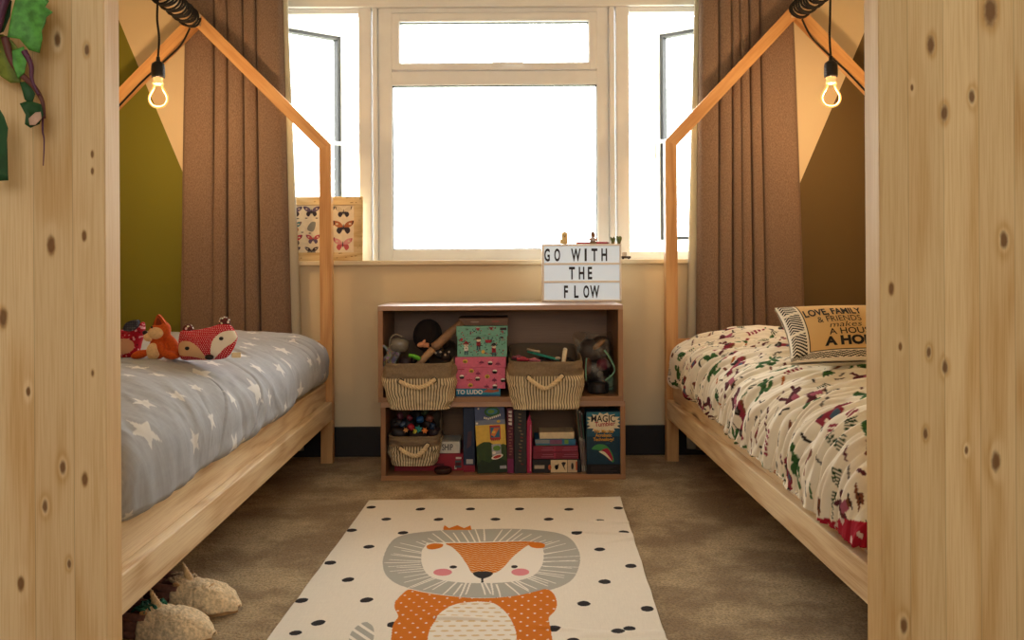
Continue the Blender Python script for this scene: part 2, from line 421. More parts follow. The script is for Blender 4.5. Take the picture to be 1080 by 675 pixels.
def curtain(label, folds, top, bot, seed, lining_right):
    Yc = 3.662; zt, zb = 2.12, .03; nx, nz = 520, 60
    xs0, xs1 = [gx(q, Yc) for q in top]; xb0, xb1 = [gx(q, Yc) for q in bot]
    z_t, z_b = gz(0, Yc), gz(345, Yc)
    r = thing('curtain', label, 'curtain', ((xb0 + xb1) / 2, Yc, zb))
    U = np.linspace(0, 1, nx); Z = np.linspace(zt, zb, nz); UU, ZZ = np.meshgrid(U, Z, indexing='ij')
    k = np.clip((z_t - ZZ) / (z_t - z_b), -.3, 1.25)
    x0 = xs0 + (xb0 - xs0) * k; x1 = xs1 + (xb1 - xs1) * k
    # fold depth: cusped pleats whose valleys sit at the given fractions
    XO = np.zeros_like(UU); D = np.zeros_like(UU); fb = [0] + list(folds) + [1]
    for a, b in zip(fb[:-1], fb[1:]):
        q = (UU + .012 * vnoise(ZZ * 1.4, 0 * ZZ + a * 9, seed) - a) / (b - a); s_ = (q >= 0) & (q <= 1)
        D = np.where(s_, np.sin(np.clip(q, 0, 1) * pi) ** .36 * min(1, ((b - a) / .16) ** .6 + .25), D)
        XO = np.where(s_, -.5 * (b - a) * .25 * np.sin(2 * pi * np.clip(q, 0, 1)), XO)
    D += .12 * fbm(UU * 3.5, ZZ * 1.3, seed, 2)
    X = x0 + (x1 - x0) * (UU + XO * np.clip(UU * 12, 0, 1) * np.clip((1 - UU) * 12, 0, 1)); Y = Yc + .010 - .036 * np.clip(D, -.05, 1.05)
    P = np.stack([X, Y, ZZ], -1)
    o = grid_obj('drape', P, LINEN, None, r, world=True)
    sd = o.modifiers.new('thick', 'SOLIDIFY'); sd.thickness = .0025; sd.offset = 1
    e = -1 if lining_right else 0
    ex = P[e, :, :]; sg = 1 if lining_right else -1
    wd = (.010 + .024 * np.clip((zt - Z) / 1.5, 0, 1))
    L = np.stack([ex + np.stack([sg * a * wd, 0 * wd + b, 0 * wd], -1) for a, b in ((-.3, .003), (.3, .001), (.75, .004), (1, .010), (.7, .013), (-1.5, .0135))])
    lo = grid_obj('lining', L, LINING, None, r, world=True); sd = lo.modifiers.new('thick', 'SOLIDIFY'); sd.thickness = .0015
    lo['label'] = 'pale curtain lining'
    m_ = MB(); m_.tube([(min(xs0, xb0), Yc, zt + .012), (max(xs1, xb1), Yc, zt + .012)], .012, 12); part('rail', m_, SKIRT, r, True)
    return r
curtain('taupe linen curtain hanging behind the left bed, beside the butterfly picture', (.31, .44, .60, .73), (197, 300), (189, 307), 3, True)
curtain('taupe linen curtain hanging behind the right bed, above the zigzag cushion', (.20, .33, .42, .52, .63), (739, 838), (734, 849), 9, False)

# ================================================================== HOUSE BEDS
PINE = wood('bed_pine', '#efd9b2', '#c39a66', 1, pax=2, auto=3.2, ring=.7, rough=.42)
PINEZ = wood('bed_pine_upright', '#dcae74', '#b88048', 2, auto=2.6, ring=.6, rough=.42)
PINEX = wood('bed_pine_cross', '#dcae74', '#b88048', 0, pax=2, auto=2.6, ring=.6, rough=.42)
YFAR, YNEAR, W_ = 3.58, 1.538, .045
def house_bed(label, xo, sg, half, ze, za):
    b = thing('house_bed', label, 'bed', (xo - sg * half, (YFAR + YNEAR) / 2, 0), group='pine house-frame beds')
    m = (za - ze) / half; q = W_ * math.sqrt(1 + m * m)
    X = lambda d: xo - sg * d
    for Y in (YFAR, YNEAR):
        fn = lambda x, z, d: (x, Y + d, z)
        for mir in (0, 1):
            XX = (lambda d: X(2 * half - d)) if mir else X
            zi = ze + m * W_ - q
            part('post', MB().prism([(XX(0), 0), (XX(W_), 0), (XX(W_), zi), (XX(0), ze)], fn, 0, W_), PINEZ, b, True)
            part('rafter', MB().prism([(XX(0), ze), (XX(W_), zi), (XX(half), za - q), (XX(half), za)], fn, .0005, W_ - .0005), RAFT[sg * (1 - 2 * mir)], b, True)
    part('ridge_beam', MB().box((X(half) - .022, YNEAR + W_, za - .066), (X(half) + .022, YFAR, za - .022), 0, .002), PINE, b, True)
    for d0 in (0, 2 * half - W_):
        a, c = sorted((X(d0), X(d0 + W_)))
        part('side_rail', MB().box((a, YNEAR + W_, .168), (c, YFAR, .238), 0, .003), PINE, b, True)
        d1 = .024 if d0 == 0 else 2 * half - .044
        a, c = sorted((X(d1), X(d1 + .020)))
        part('side_board', MB().box((a, YNEAR + W_, .2385), (c, YFAR, .312), 0, .002), PINE, b, True)
    for Y in (YFAR + .01, YNEAR + .008):
        a, c = sorted((X(W_), X(2 * half - W_)))
        part('end_board', MB().box((a, Y, .33), (c, Y + .022, .472), 0, .002), PINEX, b, True)
        part('end_rail', MB().box((a, Y, .168), (c, Y + .03, .238), 0, .002), PINEX, b, True)
    a, c = sorted((X(.046), X(2 * half - .046)))
    part('slat_base', MB().box((a, YNEAR + W_ + .002, .245), (c, YFAR - .002, .262)), PINEX, b, True)
    return b
def rafter_mat(sign):   # grain runs along the slope
    t = NT('bed_pine_slope'); v = t.n('ShaderNodeVectorRotate', {'Vector': t.obj(), 'Angle': sign * math.radians(45)}, rotation_type='Y_AXIS')
    u = t.n('ShaderNodeMapping', {'Vector': v, 'Scale': (1.2, 16, 16)}); rg = t.noise(u, 3, 4)
    f = t.noise(t.n('ShaderNodeMapping', {'Vector': v, 'Scale': (9, 420, 420)}), 1, 2)
    t.set(col=t.mix(t.m('ADD', t.m('MULTIPLY', t.ss(rg, .35, .7), .6), t.m('MULTIPLY', f, .3)), lin('#dcae74'), lin('#b88048')), rough=.42); return t.mat
RAFT = {1: rafter_mat(-1), -1: rafter_mat(1)}
XOL, XOR, HL, HR = -.652, .637, .518, .508
house_bed('pine house-frame bed on the left, under a grey star duvet', XOL, 1, HL, 1.230, 1.752)
house_bed('pine house-frame bed on the right, under a cactus print duvet', XOR, -1, HR, 1.236, 1.772)
XAL, XAR = XOL - HL, XOR + HR

# ------------------------------------------------------------------ tall pine end panels nearest the camera
def kn(lst, Y, xc): return [(gx(x, Y) - xc, gz(y, Y), r) for x, y, r in lst]
PL = wood('pine_panel_wood', '#e3c698', '#c79a60', 2, planks=.062, pax=0, ring=.35, rough=.6, spec=.15, tone=.13,
          knots=kn([(62, 39, .011), (93, 50, .008), (54, 256, .014), (89, 246, .008), (3, 332, .014), (29, 410, .007), (65, 490, .010), (88, 503, .010), (46, 531, .009), (71, 592, .007), (20, 613, .011), (97, 391, .005), (98, 160, .005), (98, 178, .005)], 1.472, -1.1735))
PR = wood('pine_panel_wood_right', '#e5c896', '#c99c60', 2, planks=.056, pax=0, ring=.4, rough=.6, spec=.15, tone=.13,
          knots=kn([(983, 50, .013), (1046, 15, .022), (997, 122, .012), (1059, 256, .013), (940, 307, .009), (996, 390, .010), (975, 460, .008), (1018, 478, .006), (1049, 490, .015), (951, 662, .012), (979, 374, .008), (949, 368, .006), (963, 95, .005), (1026, 105, .010), (917, 632, .008)], 1.472, 1.1508))
def panel(label, x0, x1, mat, edge):
    r = thing('pine_panel', label, 'wooden panel', ((x0 + x1) / 2, 1.5035, 0), group='pine panels at the near bed ends')
    part('board', MB().box((x0, 1.472, 0), (x1, 1.535, 2.2), 0, .004), mat, r, True)
    return r
panel('tall knotty pine panel behind the leaf garland, at the left bed end', -1.72, -.627, PL, 1)
panel('tall knotty pine panel closing the near end of the right bed', .6015, 1.70, PR, -1)
# ================================================================== DUVETS
def seprofile(p_up, p_dn, up, dn, n):
    th = np.linspace(math.radians(-80), math.radians(260), 4000)
    c, s_ = np.cos(th), np.sin(th); p = np.where(s_ >= 0, p_up, p_dn)
    x = np.sign(c) * np.abs(c) ** (2 / p); z = np.where(s_ >= 0, up, dn) * np.sign(s_) * np.abs(s_) ** (2 / p)
    return x, z
def resample(A, n):
    d = np.concatenate([[0], np.cumsum(np.linalg.norm(np.diff(A, axis=0), axis=1))])
    q = np.linspace(0, d[-1], n); return np.stack([np.interp(q, d, A[:, k]) for k in range(A.shape[1])], 1), q
def duvet_base(xc, a, zc, up, dn, y0, y1, ns, nt, pu=3.4, pd=2.6, endq=5.0, zcn=None):
    x, z = seprofile(pu, pd, up, dn, 0); C, S = resample(np.stack([a * x, z], 1), ns)
    yy = np.concatenate([y0 + .16 * (1 - np.cos(np.linspace(0, pi / 2, 300))), np.linspace(y0 + .16, y1 - .16, 500)[1:-1], y1 - .16 * (1 - np.sin(np.linspace(0, pi / 2, 300)))])
    yn = np.where(yy < y0 + .16, (y0 + .16 - yy) / .16, np.where(yy > y1 - .16, (yy - y1 + .16) / .16, 0))
    h = np.clip(1 - np.abs(yn) ** 2.4, 0, 1) ** (1 / 2.4); B, T = resample(np.stack([yy, h * up], 1), nt); h = B[:, 1] / up
    Xs = xc + C[:, 0][None] * (.90 + .10 * h[:, None]); Zs = zc + np.where(C[:, 1][None] > 0, C[:, 1][None] * h[:, None], C[:, 1][None] * (.55 + .45 * h[:, None]))
    if zcn is not None:        # widest line of the side sinks towards the near end
        q = np.clip((y1 - .25 - B[:, 0]) / (y1 - y0 - .5), 0, 1)[:, None]; zn = zc + (zcn - zc) * q; top = zc + up; bot = zc - dn; bn = np.minimum(bot, zn - .022)
        Zs = np.where(Zs > zc, zn + (Zs - zc) * (top - zn) / up, zn - (zc - Zs) * (zn - bn) / dn)
    P = np.stack([Xs, np.repeat(B[:, 0][:, None], ns, 1), Zs], -1)
    gu = np.gradient(P, axis=0); gv = np.gradient(P, axis=1); N = np.cross(gv, gu); N /= np.linalg.norm(N, axis=-1, keepdims=True) + 1e-9
    return P, N, np.meshgrid(T, S, indexing='ij')
def ramp(x, a, b):
    q = np.clip((x - a) / (b - a), 0, 1); return q * q * (3 - 2 * q)
DUVET_L = vcol('grey_cotton', .9, 1100, .12, .0006, .15, .05)
P, N, (T, S) = duvet_base(-1.168, .527, .375, .152, .085, 1.62, 3.555, 620, 620, pd=3.4, zcn=.335)
xx, yy = P[..., 0], P[..., 1]
D = .016 * fbm(T * 4, S * 4, 3, 3) + .005 * fbm(T * 13 + 2 * fbm(S * 4, T * 3, 8, 2), S * 5, 5, 3)
rd = np.abs(fbm(T * 5.5 + S * 1.0, S * 2.2 - T * 1, 12, 2)); D += .009 * np.exp(-(rd / .05) ** 2) * ramp(fbm(T * 2, S * 2, 77, 2), -.1, .35)
D += .006 * np.exp(-((yy - 2.33 - .03 * fbm(xx * 5, yy * 0, 4, 3)) / .022) ** 2)      # low fold in front of the toys
cw = T * .8 - S * .6 + .12 * fbm(T * 3, S * 3, 15, 2); D += .010 * np.exp(-(np.abs(vnoise(cw * 11, S * 2.5, 16)) / .07) ** 2) * ramp(fbm(T * 2.2, S * 2.2, 17, 2), -.15, .3) + .004 * fbm(cw * 26, S * 6, 18, 2)
D += .004 * vnoise(S * 40, T * 3, 21) * ramp(-P[..., 2], -.40, -.33)
P = P + N * D[..., None]
col = np.empty(P.shape); g = .93 + .10 * fbm(T * 260, S * 40, 31, 2)[..., None] + .05 * fbm(S * 260, T * 40, 33, 2)[..., None]
col[:] = np.array(lin('#a9acb1')) * g
white = np.array(lin('#d6d5d1')); rr = random.Random(5); pts_ = []
for _ in range(4000):
    a, b = rr.uniform(T.min(), T.max()), rr.uniform(S.min(), S.max()); r_ = rr.choice([.022, .026, .030, .042])
    if all((a - q[0]) ** 2 + (b - q[1]) ** 2 > (r_ + q[2] + .042) ** 2 for q in pts_): pts_.append((a, b, r_))
tv, sv = T[:, 0], S[0]
for a, b, r_ in pts_:
    i0, i1 = np.searchsorted(tv, [a - r_, a + r_]); j0, j1 = np.searchsorted(sv, [b - r_, b + r_])
    m_ = in_poly(T[i0:i1, j0:j1], S[i0:i1, j0:j1], star(a, b, r_, rr.uniform(0, 6.28), 5, .43)); col[i0:i1, j0:j1][m_] = white
r = thing('duvet', 'grey duvet printed with white stars, spread on the left bed', 'duvet', (-1.168, 2.60, .312))
grid_obj('duvet_cover', P, DUVET_L, col, r, world=True)

# right: cream cowboy/cactus print, strongly wrinkled, dotted red reverse at the near corner
DUVET_R = vcol('printed_cotton', .9, 1100, .12, .0006, .15, .05)
P, N, (T, S) = duvet_base(1.145, .530, .355, .171, .075, 1.62, 3.555, 820, 700, pd=3.4, zcn=.264)
xx, yy, zz = P[..., 0], P[..., 1], P[..., 2]
smax = S.max(); A = smax - S                 # S grows over from the aisle side: 0 at the aisle hem
A = np.where(P[0, 0, 0] < 1.145, S, S)
wq = T * 1.0 - S * .55 + .10 * fbm(T * 3, S * 3, 2, 3)
D = .016 * fbm(T * 4, S * 4, 41, 3)
for fq, am, sd in ((9, .013, 4), (21, .015, 1), (42, .009, 2), (80, .0035, 3)):
    nn = vnoise(wq * fq + .8 * fbm(S * 7, T * 7, sd + 60, 2), S * fq * .16, sd + 50); D += am * (.5 - np.abs(nn) * 2.2)
D += .006 * fbm(T * 12, S * 9, 90, 3)
P = P + N * D[..., None]
col = np.empty(P.shape); col[:] = np.array(lin('#efe6d2')) * (.97 + .05 * fbm(T * 60, S * 60, 8, 2)[..., None])
pal = {k: np.array(lin(v)) for k, v in dict(g='#3f6638', dg='#27422a', r='#8a3040', m='#5e3038', k='#2d2824', b='#4a5f73', br='#7a4a35', p='#a4576a', o='#b3672f', gr='#6b6660').items()}
rr = random.Random(11)
def capsule(X, Y, x0, y0, x1, y1, r_):
    dx, dy = x1 - x0, y1 - y0; q = np.clip(((X - x0) * dx + (Y - y0) * dy) / (dx * dx + dy * dy + 1e-12), 0, 1)
    return (X - x0 - q * dx) ** 2 + (Y - y0 - q * dy) ** 2 < r_ * r_
def motif(kind, X, Y, put):
    if kind == 'cactus':
        for q in ((0, -1, 0, 1, .26), (0, -.1, .62, -.1, .2), (.62, -.1, .62, .55, .2), (0, .2, -.6, .2, .19), (-.6, .2, -.6, .75, .19)): put(capsule(X, Y, *q), 'g')
        for u in (-.09, .09): put(capsule(X, Y, u, -.95, u, .95, .03), 'dg')
    elif kind == 'agave':
        for k in range(7):
            w_ = pi * (k + .5) / 7; put(capsule(X, Y, 0, -.4, .9 * math.cos(w_), -.4 + 1.1 * math.sin(w_), .12), 'dg' if k % 2 else 'g')
    elif kind == 'truck':
        put((abs(X) < 1.0) & (abs(Y + .1) < .26), 'r'); put((abs(X - .15) < .42) & (Y > .1) & (Y < .62), 'r'); put((abs(X - .15) < .26) & (Y > .2) & (Y < .5), 'b')
        for u in (-.6, .6): put((X - u) ** 2 + (Y + .38) ** 2 < .07, 'k'); put((X - u) ** 2 + (Y + .38) ** 2 < .015, 'gr')
        put((abs(X + .65) < .3) & (Y > .15) & (Y < .35), 'br')
    elif kind == 'rider':
        put(capsule(X, Y, -.5, -.1, .45, 0, .26), 'm'); put(capsule(X, Y, .45, 0, .8, .5, .15), 'm'); put(capsule(X, Y, -.4, -.2, -.55, -.9, .1), 'm'); put(capsule(X, Y, .35, -.2, .5, -.9, .1), 'm')
        put(capsule(X, Y, 0, .1, .05, .6, .2), 'p'); put(X ** 2 + (Y - .85) ** 2 < .04, 'br'); put(capsule(X, Y, -.28, .95, .28, .95, .06), 'k')
    elif kind == 'boot':
        put(capsule(X, Y, -.2, .7, -.15, -.4, .27), 'br'); put(capsule(X, Y, -.15, -.55, .5, -.6, .2), 'br'); put(capsule(X, Y, -.2, .1, -.15, .1, .27), 'r')
    elif kind == 'hat':
        put((X / 1.0) ** 2 + ((Y + .2) / .22) ** 2 < 1, 'br'); put((abs(X) < .42) & (Y > -.2) & (Y < .45), 'br'); put((abs(X) < .42) & (abs(Y + .05) < .08), 'k')
    elif kind == 'sign':
        for u in (-.7, -.35, 0, .35, .7): put((abs(X - u) < .11) & (abs(Y) < .4), 'r'); put((abs(X - u - .05) < .05) & (abs(Y - .1) < .12), 'p')
    elif kind == 'tuft':
        for k in range(5): put(capsule(X, Y, -.5 + .25 * k, -.5, -.8 + .4 * k, .5, .09), 'dg')
    elif kind == 'dash': put(capsule(X, Y, -.8, 0, .8, .15, .22), rr.choice(['k', 'm', 'g', 'br', 'gr', 'o']))
    elif kind == 'bird': put(capsule(X, Y, -.9, .3, 0, 0, .15), 'k'); put(capsule(X, Y, .9, .4, 0, 0, .15), 'k')
tv, sv = T[:, 0], S[0]; pts_ = []
kinds = ['cactus', 'agave', 'truck', 'rider', 'boot', 'hat', 'sign', 'cactus', 'rider', 'truck', 'tuft', 'dash', 'dash', 'bird', 'tuft', 'dash']
size = dict(cactus=.030, agave=.026, truck=.042, rider=.040, boot=.022, hat=.022, sign=.032, tuft=.018, dash=.014, bird=.013)
def stamp(a, b, kd, s_):
    w_ = rr.gauss(.3, .7) + pi / 2; e = s_ * 1.25
    i0, i1 = np.searchsorted(tv, [a - e, a + e]); j0, j1 = np.searchsorted(sv, [b - e, b + e])
    dt, ds = (T[i0:i1, j0:j1] - a) / s_, (S[i0:i1, j0:j1] - b) / s_
    X = dt * math.cos(w_) + ds * math.sin(w_); Y = -dt * math.sin(w_) + ds * math.cos(w_); C = col[i0:i1, j0:j1]
    def put(m, k): C[m] = pal[k]
    motif(kd, X, Y, put)
for n_try, ks, gap in ((2600, kinds[:10], .010), (9000, kinds[10:], .003)):
    for _ in range(n_try):
        a, b = rr.uniform(T.min(), T.max()), rr.uniform(S.min(), S.max()); kd = rr.choice(ks); s_ = size[kd] * rr.uniform(.8, 1.15)
        if all((a - q[0]) ** 2 + (b - q[1]) ** 2 > (s_ * .85 + q[2] * .85 + gap) ** 2 for q in pts_): pts_.append((a, b, s_)); stamp(a, b, kd, s_)
rv = (P[..., 0] < .80) & (P[..., 2] < .268 + .24 * (1.82 - P[..., 1]) + .012 * fbm(T * 12, S * 12, 88, 2)) & (P[..., 1] < 1.82)   # red dotted reverse turned up at the corner
col[rv] = lin('#a31c30')
for i in range(0, 80):
    for j in range(0, 8):
        m_ = (S - i * .042 - (.021 if j % 2 else 0)) ** 2 + (T - .02 - j * .042) ** 2 < .0075 ** 2; col[m_ & rv] = lin('#dcc4bd')
r = thing('duvet', 'rumpled cream duvet with a cactus and cowboy print on the right bed', 'duvet', (1.145, 2.60, .31))
grid_obj('duvet_cover', P, DUVET_R, col, r, world=True)
# ================================================================== CUSHION WITH CHEVRON BORDER
bl, tl = pt(834, 389.5, 2.20), pt(816, 330.5, 2.43)
upv = (tl - bl); upv.x = upv.x * .55; Hc = upv.length; upv.normalize(); rx = Vector((1, .03, 0)).normalized(); nrm = rx.cross(upv).normalized()
Wc = .375; shear = (tl - bl).dot(rx) / Hc
def cush_fn(u, v, off=0.0, side=1):
    """u,v metres from the lower left corner"""
    a, b = 2 * u / Wc - 1, 2 * v / Hc - 1
    th = .042 * max(0, (1 - abs(a) ** 2.6)) ** .6 * max(0, (1 - abs(b) ** 2.6)) ** .6
    pin = .010 * (1 - abs(a) ** 2) * (b) ; pin2 = .012 * (1 - abs(b) ** 2) * a
    return bl + rx * (u + shear * v * .4 - pin2) + upv * (v - pin) + nrm * (side * (th + .003) + off) + Vector((0, 0, .012))
_vs = np.linspace(0, Hc, 60); _ys = [CY + (H - q.z) / q.y * F for q in (cush_fn(.14, v) for v in _vs)]; _ymin = int(np.argmin(_ys))
def cv(y): return float(np.interp(-y, [-q for q in _ys[:_ymin + 1]], _vs[:_ymin + 1]))
nu, nv = 300, 230; U = np.linspace(0, Wc, nu); V = np.linspace(0, Hc, nv)
Pf = np.array([[tuple(cush_fn(u, v)) for v in V] for u in U]); Pb = np.array([[tuple(cush_fn(u, v, 0, -1)) for v in V] for u in U])
UU, VV = np.meshgrid(U, V, indexing='ij'); cc = np.empty(Pf.shape); cc[:] = lin('#e6dcc6')
iu0, iu1, iv0, iv1 = .045, Wc - .045, cv(370), Hc - .012
bk = np.array(lin('#1d1b1a'))
zig = lambda q, per: np.abs(((q / per) % 1) - .5) * 2
st = ((VV - .48 * iv0 * zig(UU, .085)) / (iv0 / 4.6)) % 1 < .56; m_ = (VV < iv0 - .003) & st & (VV > .004); cc[m_] = bk
for fl in (0, 1):
    q = UU if not fl else Wc - UU
    ph = (VV / .095) % 1; band = (q < iu0 - .005) & (q > .004) & (VV > iv0 - .02) & (ph > .12)
    st = ((VV - .030 * (1 - zig(q + .012, .05))) / .0125) % 1 < .56; cc[band & st] = bk
inn = (UU > iu0) & (UU < iu1) & (VV > iv0); cc[inn] = lin('#dbb67c')
ln_ = inn & ((UU < iu0 + .002) | (UU > iu1 - .002) | (VV < iv0 + .002)); cc[ln_] = bk
r = thing('throw_cushion', 'cream cushion with black zigzag border and lettering, on the right bed', 'cushion', tuple(bl))
CUSH = vcol('cushion_cotton', .9, 900, .2, .0008, .15, .05)
grid_obj('front_cover', Pf, CUSH, cc, r, world=True); cb = np.empty(Pb.shape); cb[:] = lin('#e6dcc6'); grid_obj('back_cover', Pb[:, ::-1], CUSH, cb, r, world=True)
INK = plain('#1d1b1a', .8, .1, 60); m_ = MB()
fn = lambda x, y: cush_fn(min(max(x, 0), Wc), min(max(y, 0), Hc), .0012)
ox = lambda px, v: (px - 834) / F * 2.28 + .020 * v / Hc + .018
for s_, px, yb, h_, sx_, b_ in (('LOVE, FAMILY', 842, 333.3, .031, .94, .03), ('& FRIENDS', 855, 340.6, .031, .95, 0), ('makes', 866, 346.6, .030, 1.35, -.005), ('A HOUSE', 866, 354, .034, 1.0, .01), ('A HOME', 862, 365, .050, .92, .05)):
    v = cv(yb); kv = (cv(yb - 6) - v) / (6 / F * 2.3); m_.text(s_, lambda x, y, v=v, px=px, kv=kv: fn(ox(px, v) + x, v + y * kv), h_ * .62, 0, sx_ * 1.35, 'LEFT', b_, shear=.3 if s_ == 'makes' else 0)
part('lettering', m_, INK, r, True)

# ================================================================== PENDANT BULBS
BLACK = plain('#15120f', .45, .1, 80); CORDM = plain('#1a1714', .8, .1, 300)
t = NT('lit_filament'); nz = t.noise(t.obj(), 50, 2); t.set(col=lin('#8a4a10'), ecol=t.mix(nz, (1, .56, .13), (1, .62, .17)), estr=1.35); GLOW = t.mat
t = NT('warm_glass'); nz = t.noise(t.obj(), 50, 2); t.set(col=lin('#f6c36a'), rough=.15, ecol=t.mix(nz, (1, .6, .2), (1, .7, .3)), estr=.8); NECK = t.mat
def pendant(label, xa, Y, za, ytop, ypx, sg, half, m):
    zb = gz(ypx, Y); k = Y / F                     # zb: underside of the bulb
    r = thing('pendant_lamp', label, 'lamp', (xa, Y, zb), group='filament bulbs hanging from the house beds')
    Z = lambda px: zb + px * k                      # px above the bulb underside
    out = [(-.0035 / k * k, 28), (-.0040, 24.5)]
    prof = [(4.0, 29.5), (4.1, 25.5), (5.2, 21.5), (7.8, 17.2), (9.6, 12.8), (9.2, 8.0), (6.6, 4.2), (2.6, 2.2)]
    loop = [(-x, z) for x, z in prof] + [(x, z) for x, z in prof[::-1]]
    path = smooth_path([(xa + x * k, Y, Z(z)) for x, z in loop], 5)
    part('bulb', MB().tube(path, 1.25 * k, 8), GLOW, r, True, label='glowing bulb-shaped filament tube')
    m_ = MB(); m_.lathe([(5.2 * k, 0), (5.6 * k, 1.5 * k), (4.4 * k, 3.5 * k), (5.4 * k, 6 * k), (5.2 * k, 8 * k)], 20, 0, Matrix.Translation((xa, Y, Z(26.0)))); part('bulb_cap', m_, NECK, r, True)
    m_ = MB(); m_.lathe([(6.6 * k, 0), (7.0 * k, 1.5 * k), (6.9 * k, 12 * k), (6.2 * k, 15 * k), (3.6 * k, 17 * k), (2.2 * k, 17.6 * k), (1.9 * k, 22 * k), (1.2 * k, 22.6 * k)], 24, 0, Matrix.Translation((xa, Y, Z(33.0)))); part('socket', m_, BLACK, r, True)
    zr = za - .044
    part('cord', MB().tube(smooth_path([(xa, Y, Z(55)), (xa + .004 * sg, Y, Z(75)), (xa - .002, Y, Z(95)), (xa, Y, zr - .03)], 8), .0040, 8), CORDM, r, True)
    # loose coil of spare cord round the ridge beam
    pth = []; turns = 15
    for i in range(turns * 20 + 1):
        q = i / (turns * 20); a = 2 * pi * turns * q
        rad = .037 + .005 * math.sin(i * .33) ; rz = .034 + .004 * math.sin(i * .21 + 1)
        pth.append((xa + rad * math.cos(a), Y - .02 + (YFAR - .022 - Y) * q, zr + rz * math.sin(a)))
    part('cord_coil', MB().tube(pth, .0042, 6), CORDM, r, True)
    # supply cord running down below the rafter to the outer wall
    q0 = .030; sgo = -sg
    pth = [(xa + .012 * sgo, YFAR - .03, zr - .035), (xa + sgo * .05, YFAR - .012, za - .05 * m - .085)]
    for d in (.10, .20, .30, .40): pth.append((xa + sgo * d, YFAR - .008, za - d * m - W_ * math.sqrt(1 + m * m) - q0 * (.45 + .2 * math.sin(d * 20))))
    part('supply_cord', MB().tube(smooth_path(pth, 6), .0038, 6), CORDM, r, True); return r
pendant('glowing filament bulb hanging from the ridge of the left bed frame', XAL, 3.185, 1.752, 0, 113, 1, HL, (1.752 - 1.230) / HL)
pendant('glowing filament bulb hanging from the ridge of the right bed frame', XAR, 3.21, 1.772, 0, 116.5, -1, HR, (1.772 - 1.236) / HR)

# ================================================================== SOFT TOYS ON THE LEFT BED
YT = 2.42
def inflate(outline, thick, nr=26, no=180, pw=.5):
    """pillow from a star-shaped outline (x, z); returns grid (rings front + back), ring x,z"""
    ol = np.array(outline); c = ol.mean(0); d = np.concatenate([ol, ol[:1]]); L = np.concatenate([[0], np.cumsum(np.linalg.norm(np.diff(d, axis=0), axis=1))])
    q = np.linspace(0, L[-1], no, endpoint=False); O = np.stack([np.interp(q, L, d[:, k]) for k in (0, 1)], 1)
    rs = np.concatenate([np.sin(np.linspace(.02, pi / 2, nr)), np.sin(np.linspace(pi / 2, .02, nr))[1:]])
    sd = np.concatenate([np.full(nr, -1), np.full(nr - 1, 1)])
    xz = c + (O[None] - c) * rs[:, None, None]; dep = sd[:, None] * thick * (np.clip(1 - rs ** 2, 0, 1) ** pw)[:, None] * np.ones(no)
    return xz, dep, c
def W2(px, py, Y=YT): return (gx(px, Y), gz(py, Y))
FELT = vcol('toy_fabric', .95, 700, .2, .001, .1, .05)
def fox_head(name, label, parts, Y, tilt=0.0):
    pass
ZT = .535
# red dotted fox cushion
ol = smooth2([W2(*q) for q in ((189, 352), (192, 346.5), (203, 346.5), (220, 343.5), (232, 340), (242, 341), (248.5, 350), (249.5, 356), (245, 367), (238, 375.5), (224, 377.5), (205, 377.5), (192, 377), (188.2, 368))], 8)
xz, dep, c = inflate(ol, .042, 60, 420)
P = np.stack([xz[..., 0], YT + dep, xz[..., 1]], -1); col = np.empty(P.shape); col[:] = lin('#b81f30')
pxs = CX + xz[..., 0] * F / YT; pys = CY + (H - xz[..., 1]) * F / YT; frn = dep < 0
for i in range(-2, 40):
    for j in range(-2, 26):
        x0, y0 = 186 + i * 2.15 + (1.07 if j % 2 else 0), 336 + j * 1.9; col[(pxs - x0) ** 2 + (pys - y0) ** 2 < .17] = lin('#eac4c0')
lp = smooth2([(188.5, 367), (192, 359), (200, 356.5), (209, 359), (216, 366), (220, 375), (218, 376.3), (205, 373), (192, 372)], 6)
rp = smooth2([(226, 376), (226.5, 364), (230, 354), (238, 347.5), (247, 347), (250, 353), (247, 359), (240, 364), (232, 372)], 6)
col[in_poly(pxs, pys, lp) & frn] = lin('#d8ae84'); col[in_poly(pxs, pys, rp) & frn] = lin('#eadfca')
r = thing('fox_cushion', 'red white-dotted fox head cushion with cream cheeks, on the grey duvet', 'soft toy', (c[0], YT, ZT - .005))
grid_obj('head', P, FELT, col, r, cv=True, world=True)
def frontY(px, py): return YT - .041
DK = plain('#17120f', .4, .1, 100); FLOR = NT('flowered_cotton'); v = FLOR.n('ShaderNodeTexVoronoi', {'Vector': FLOR.obj(), 'Scale': 130.0}); vc_ = FLOR.n('ShaderNodeTexVoronoi', {'Vector': FLOR.obj(), 'Scale': 130.0}, out=1)
FLOR.set(col=FLOR.mix(FLOR.m('GREATER_THAN', v, .42), FLOR.mix(.25, lin('#efe3d2'), vc_), lin('#5c2a26')), rough=.9); FLOR = FLOR.mat
for px, py, rw in ((197.5, 345.5, 5.6), (236.0, 337.8, 6.2)):
    x, z = W2(px, py); m_ = MB(); m_.ell((x, YT + .004, z), (rw * YT / F, .012, 5.6 * YT / F), 0, rot=(0, .15, 0)); part('ear', m_, FLOR, r, True, label='flower-print ear')
for px, py in ((202, 364), (237.5, 354)):
    x, z = W2(px, py); m_ = MB(); m_.ell((x, YT - .0385, z), (.0058, .004, .0048)); part('eye', m_, DK, r, True)
x, z = W2(224, 374); m_ = MB(); m_.ell((x, YT - .030, z + .001), (.0115, .009, .0075)); part('nose', m_, DK, r, True)
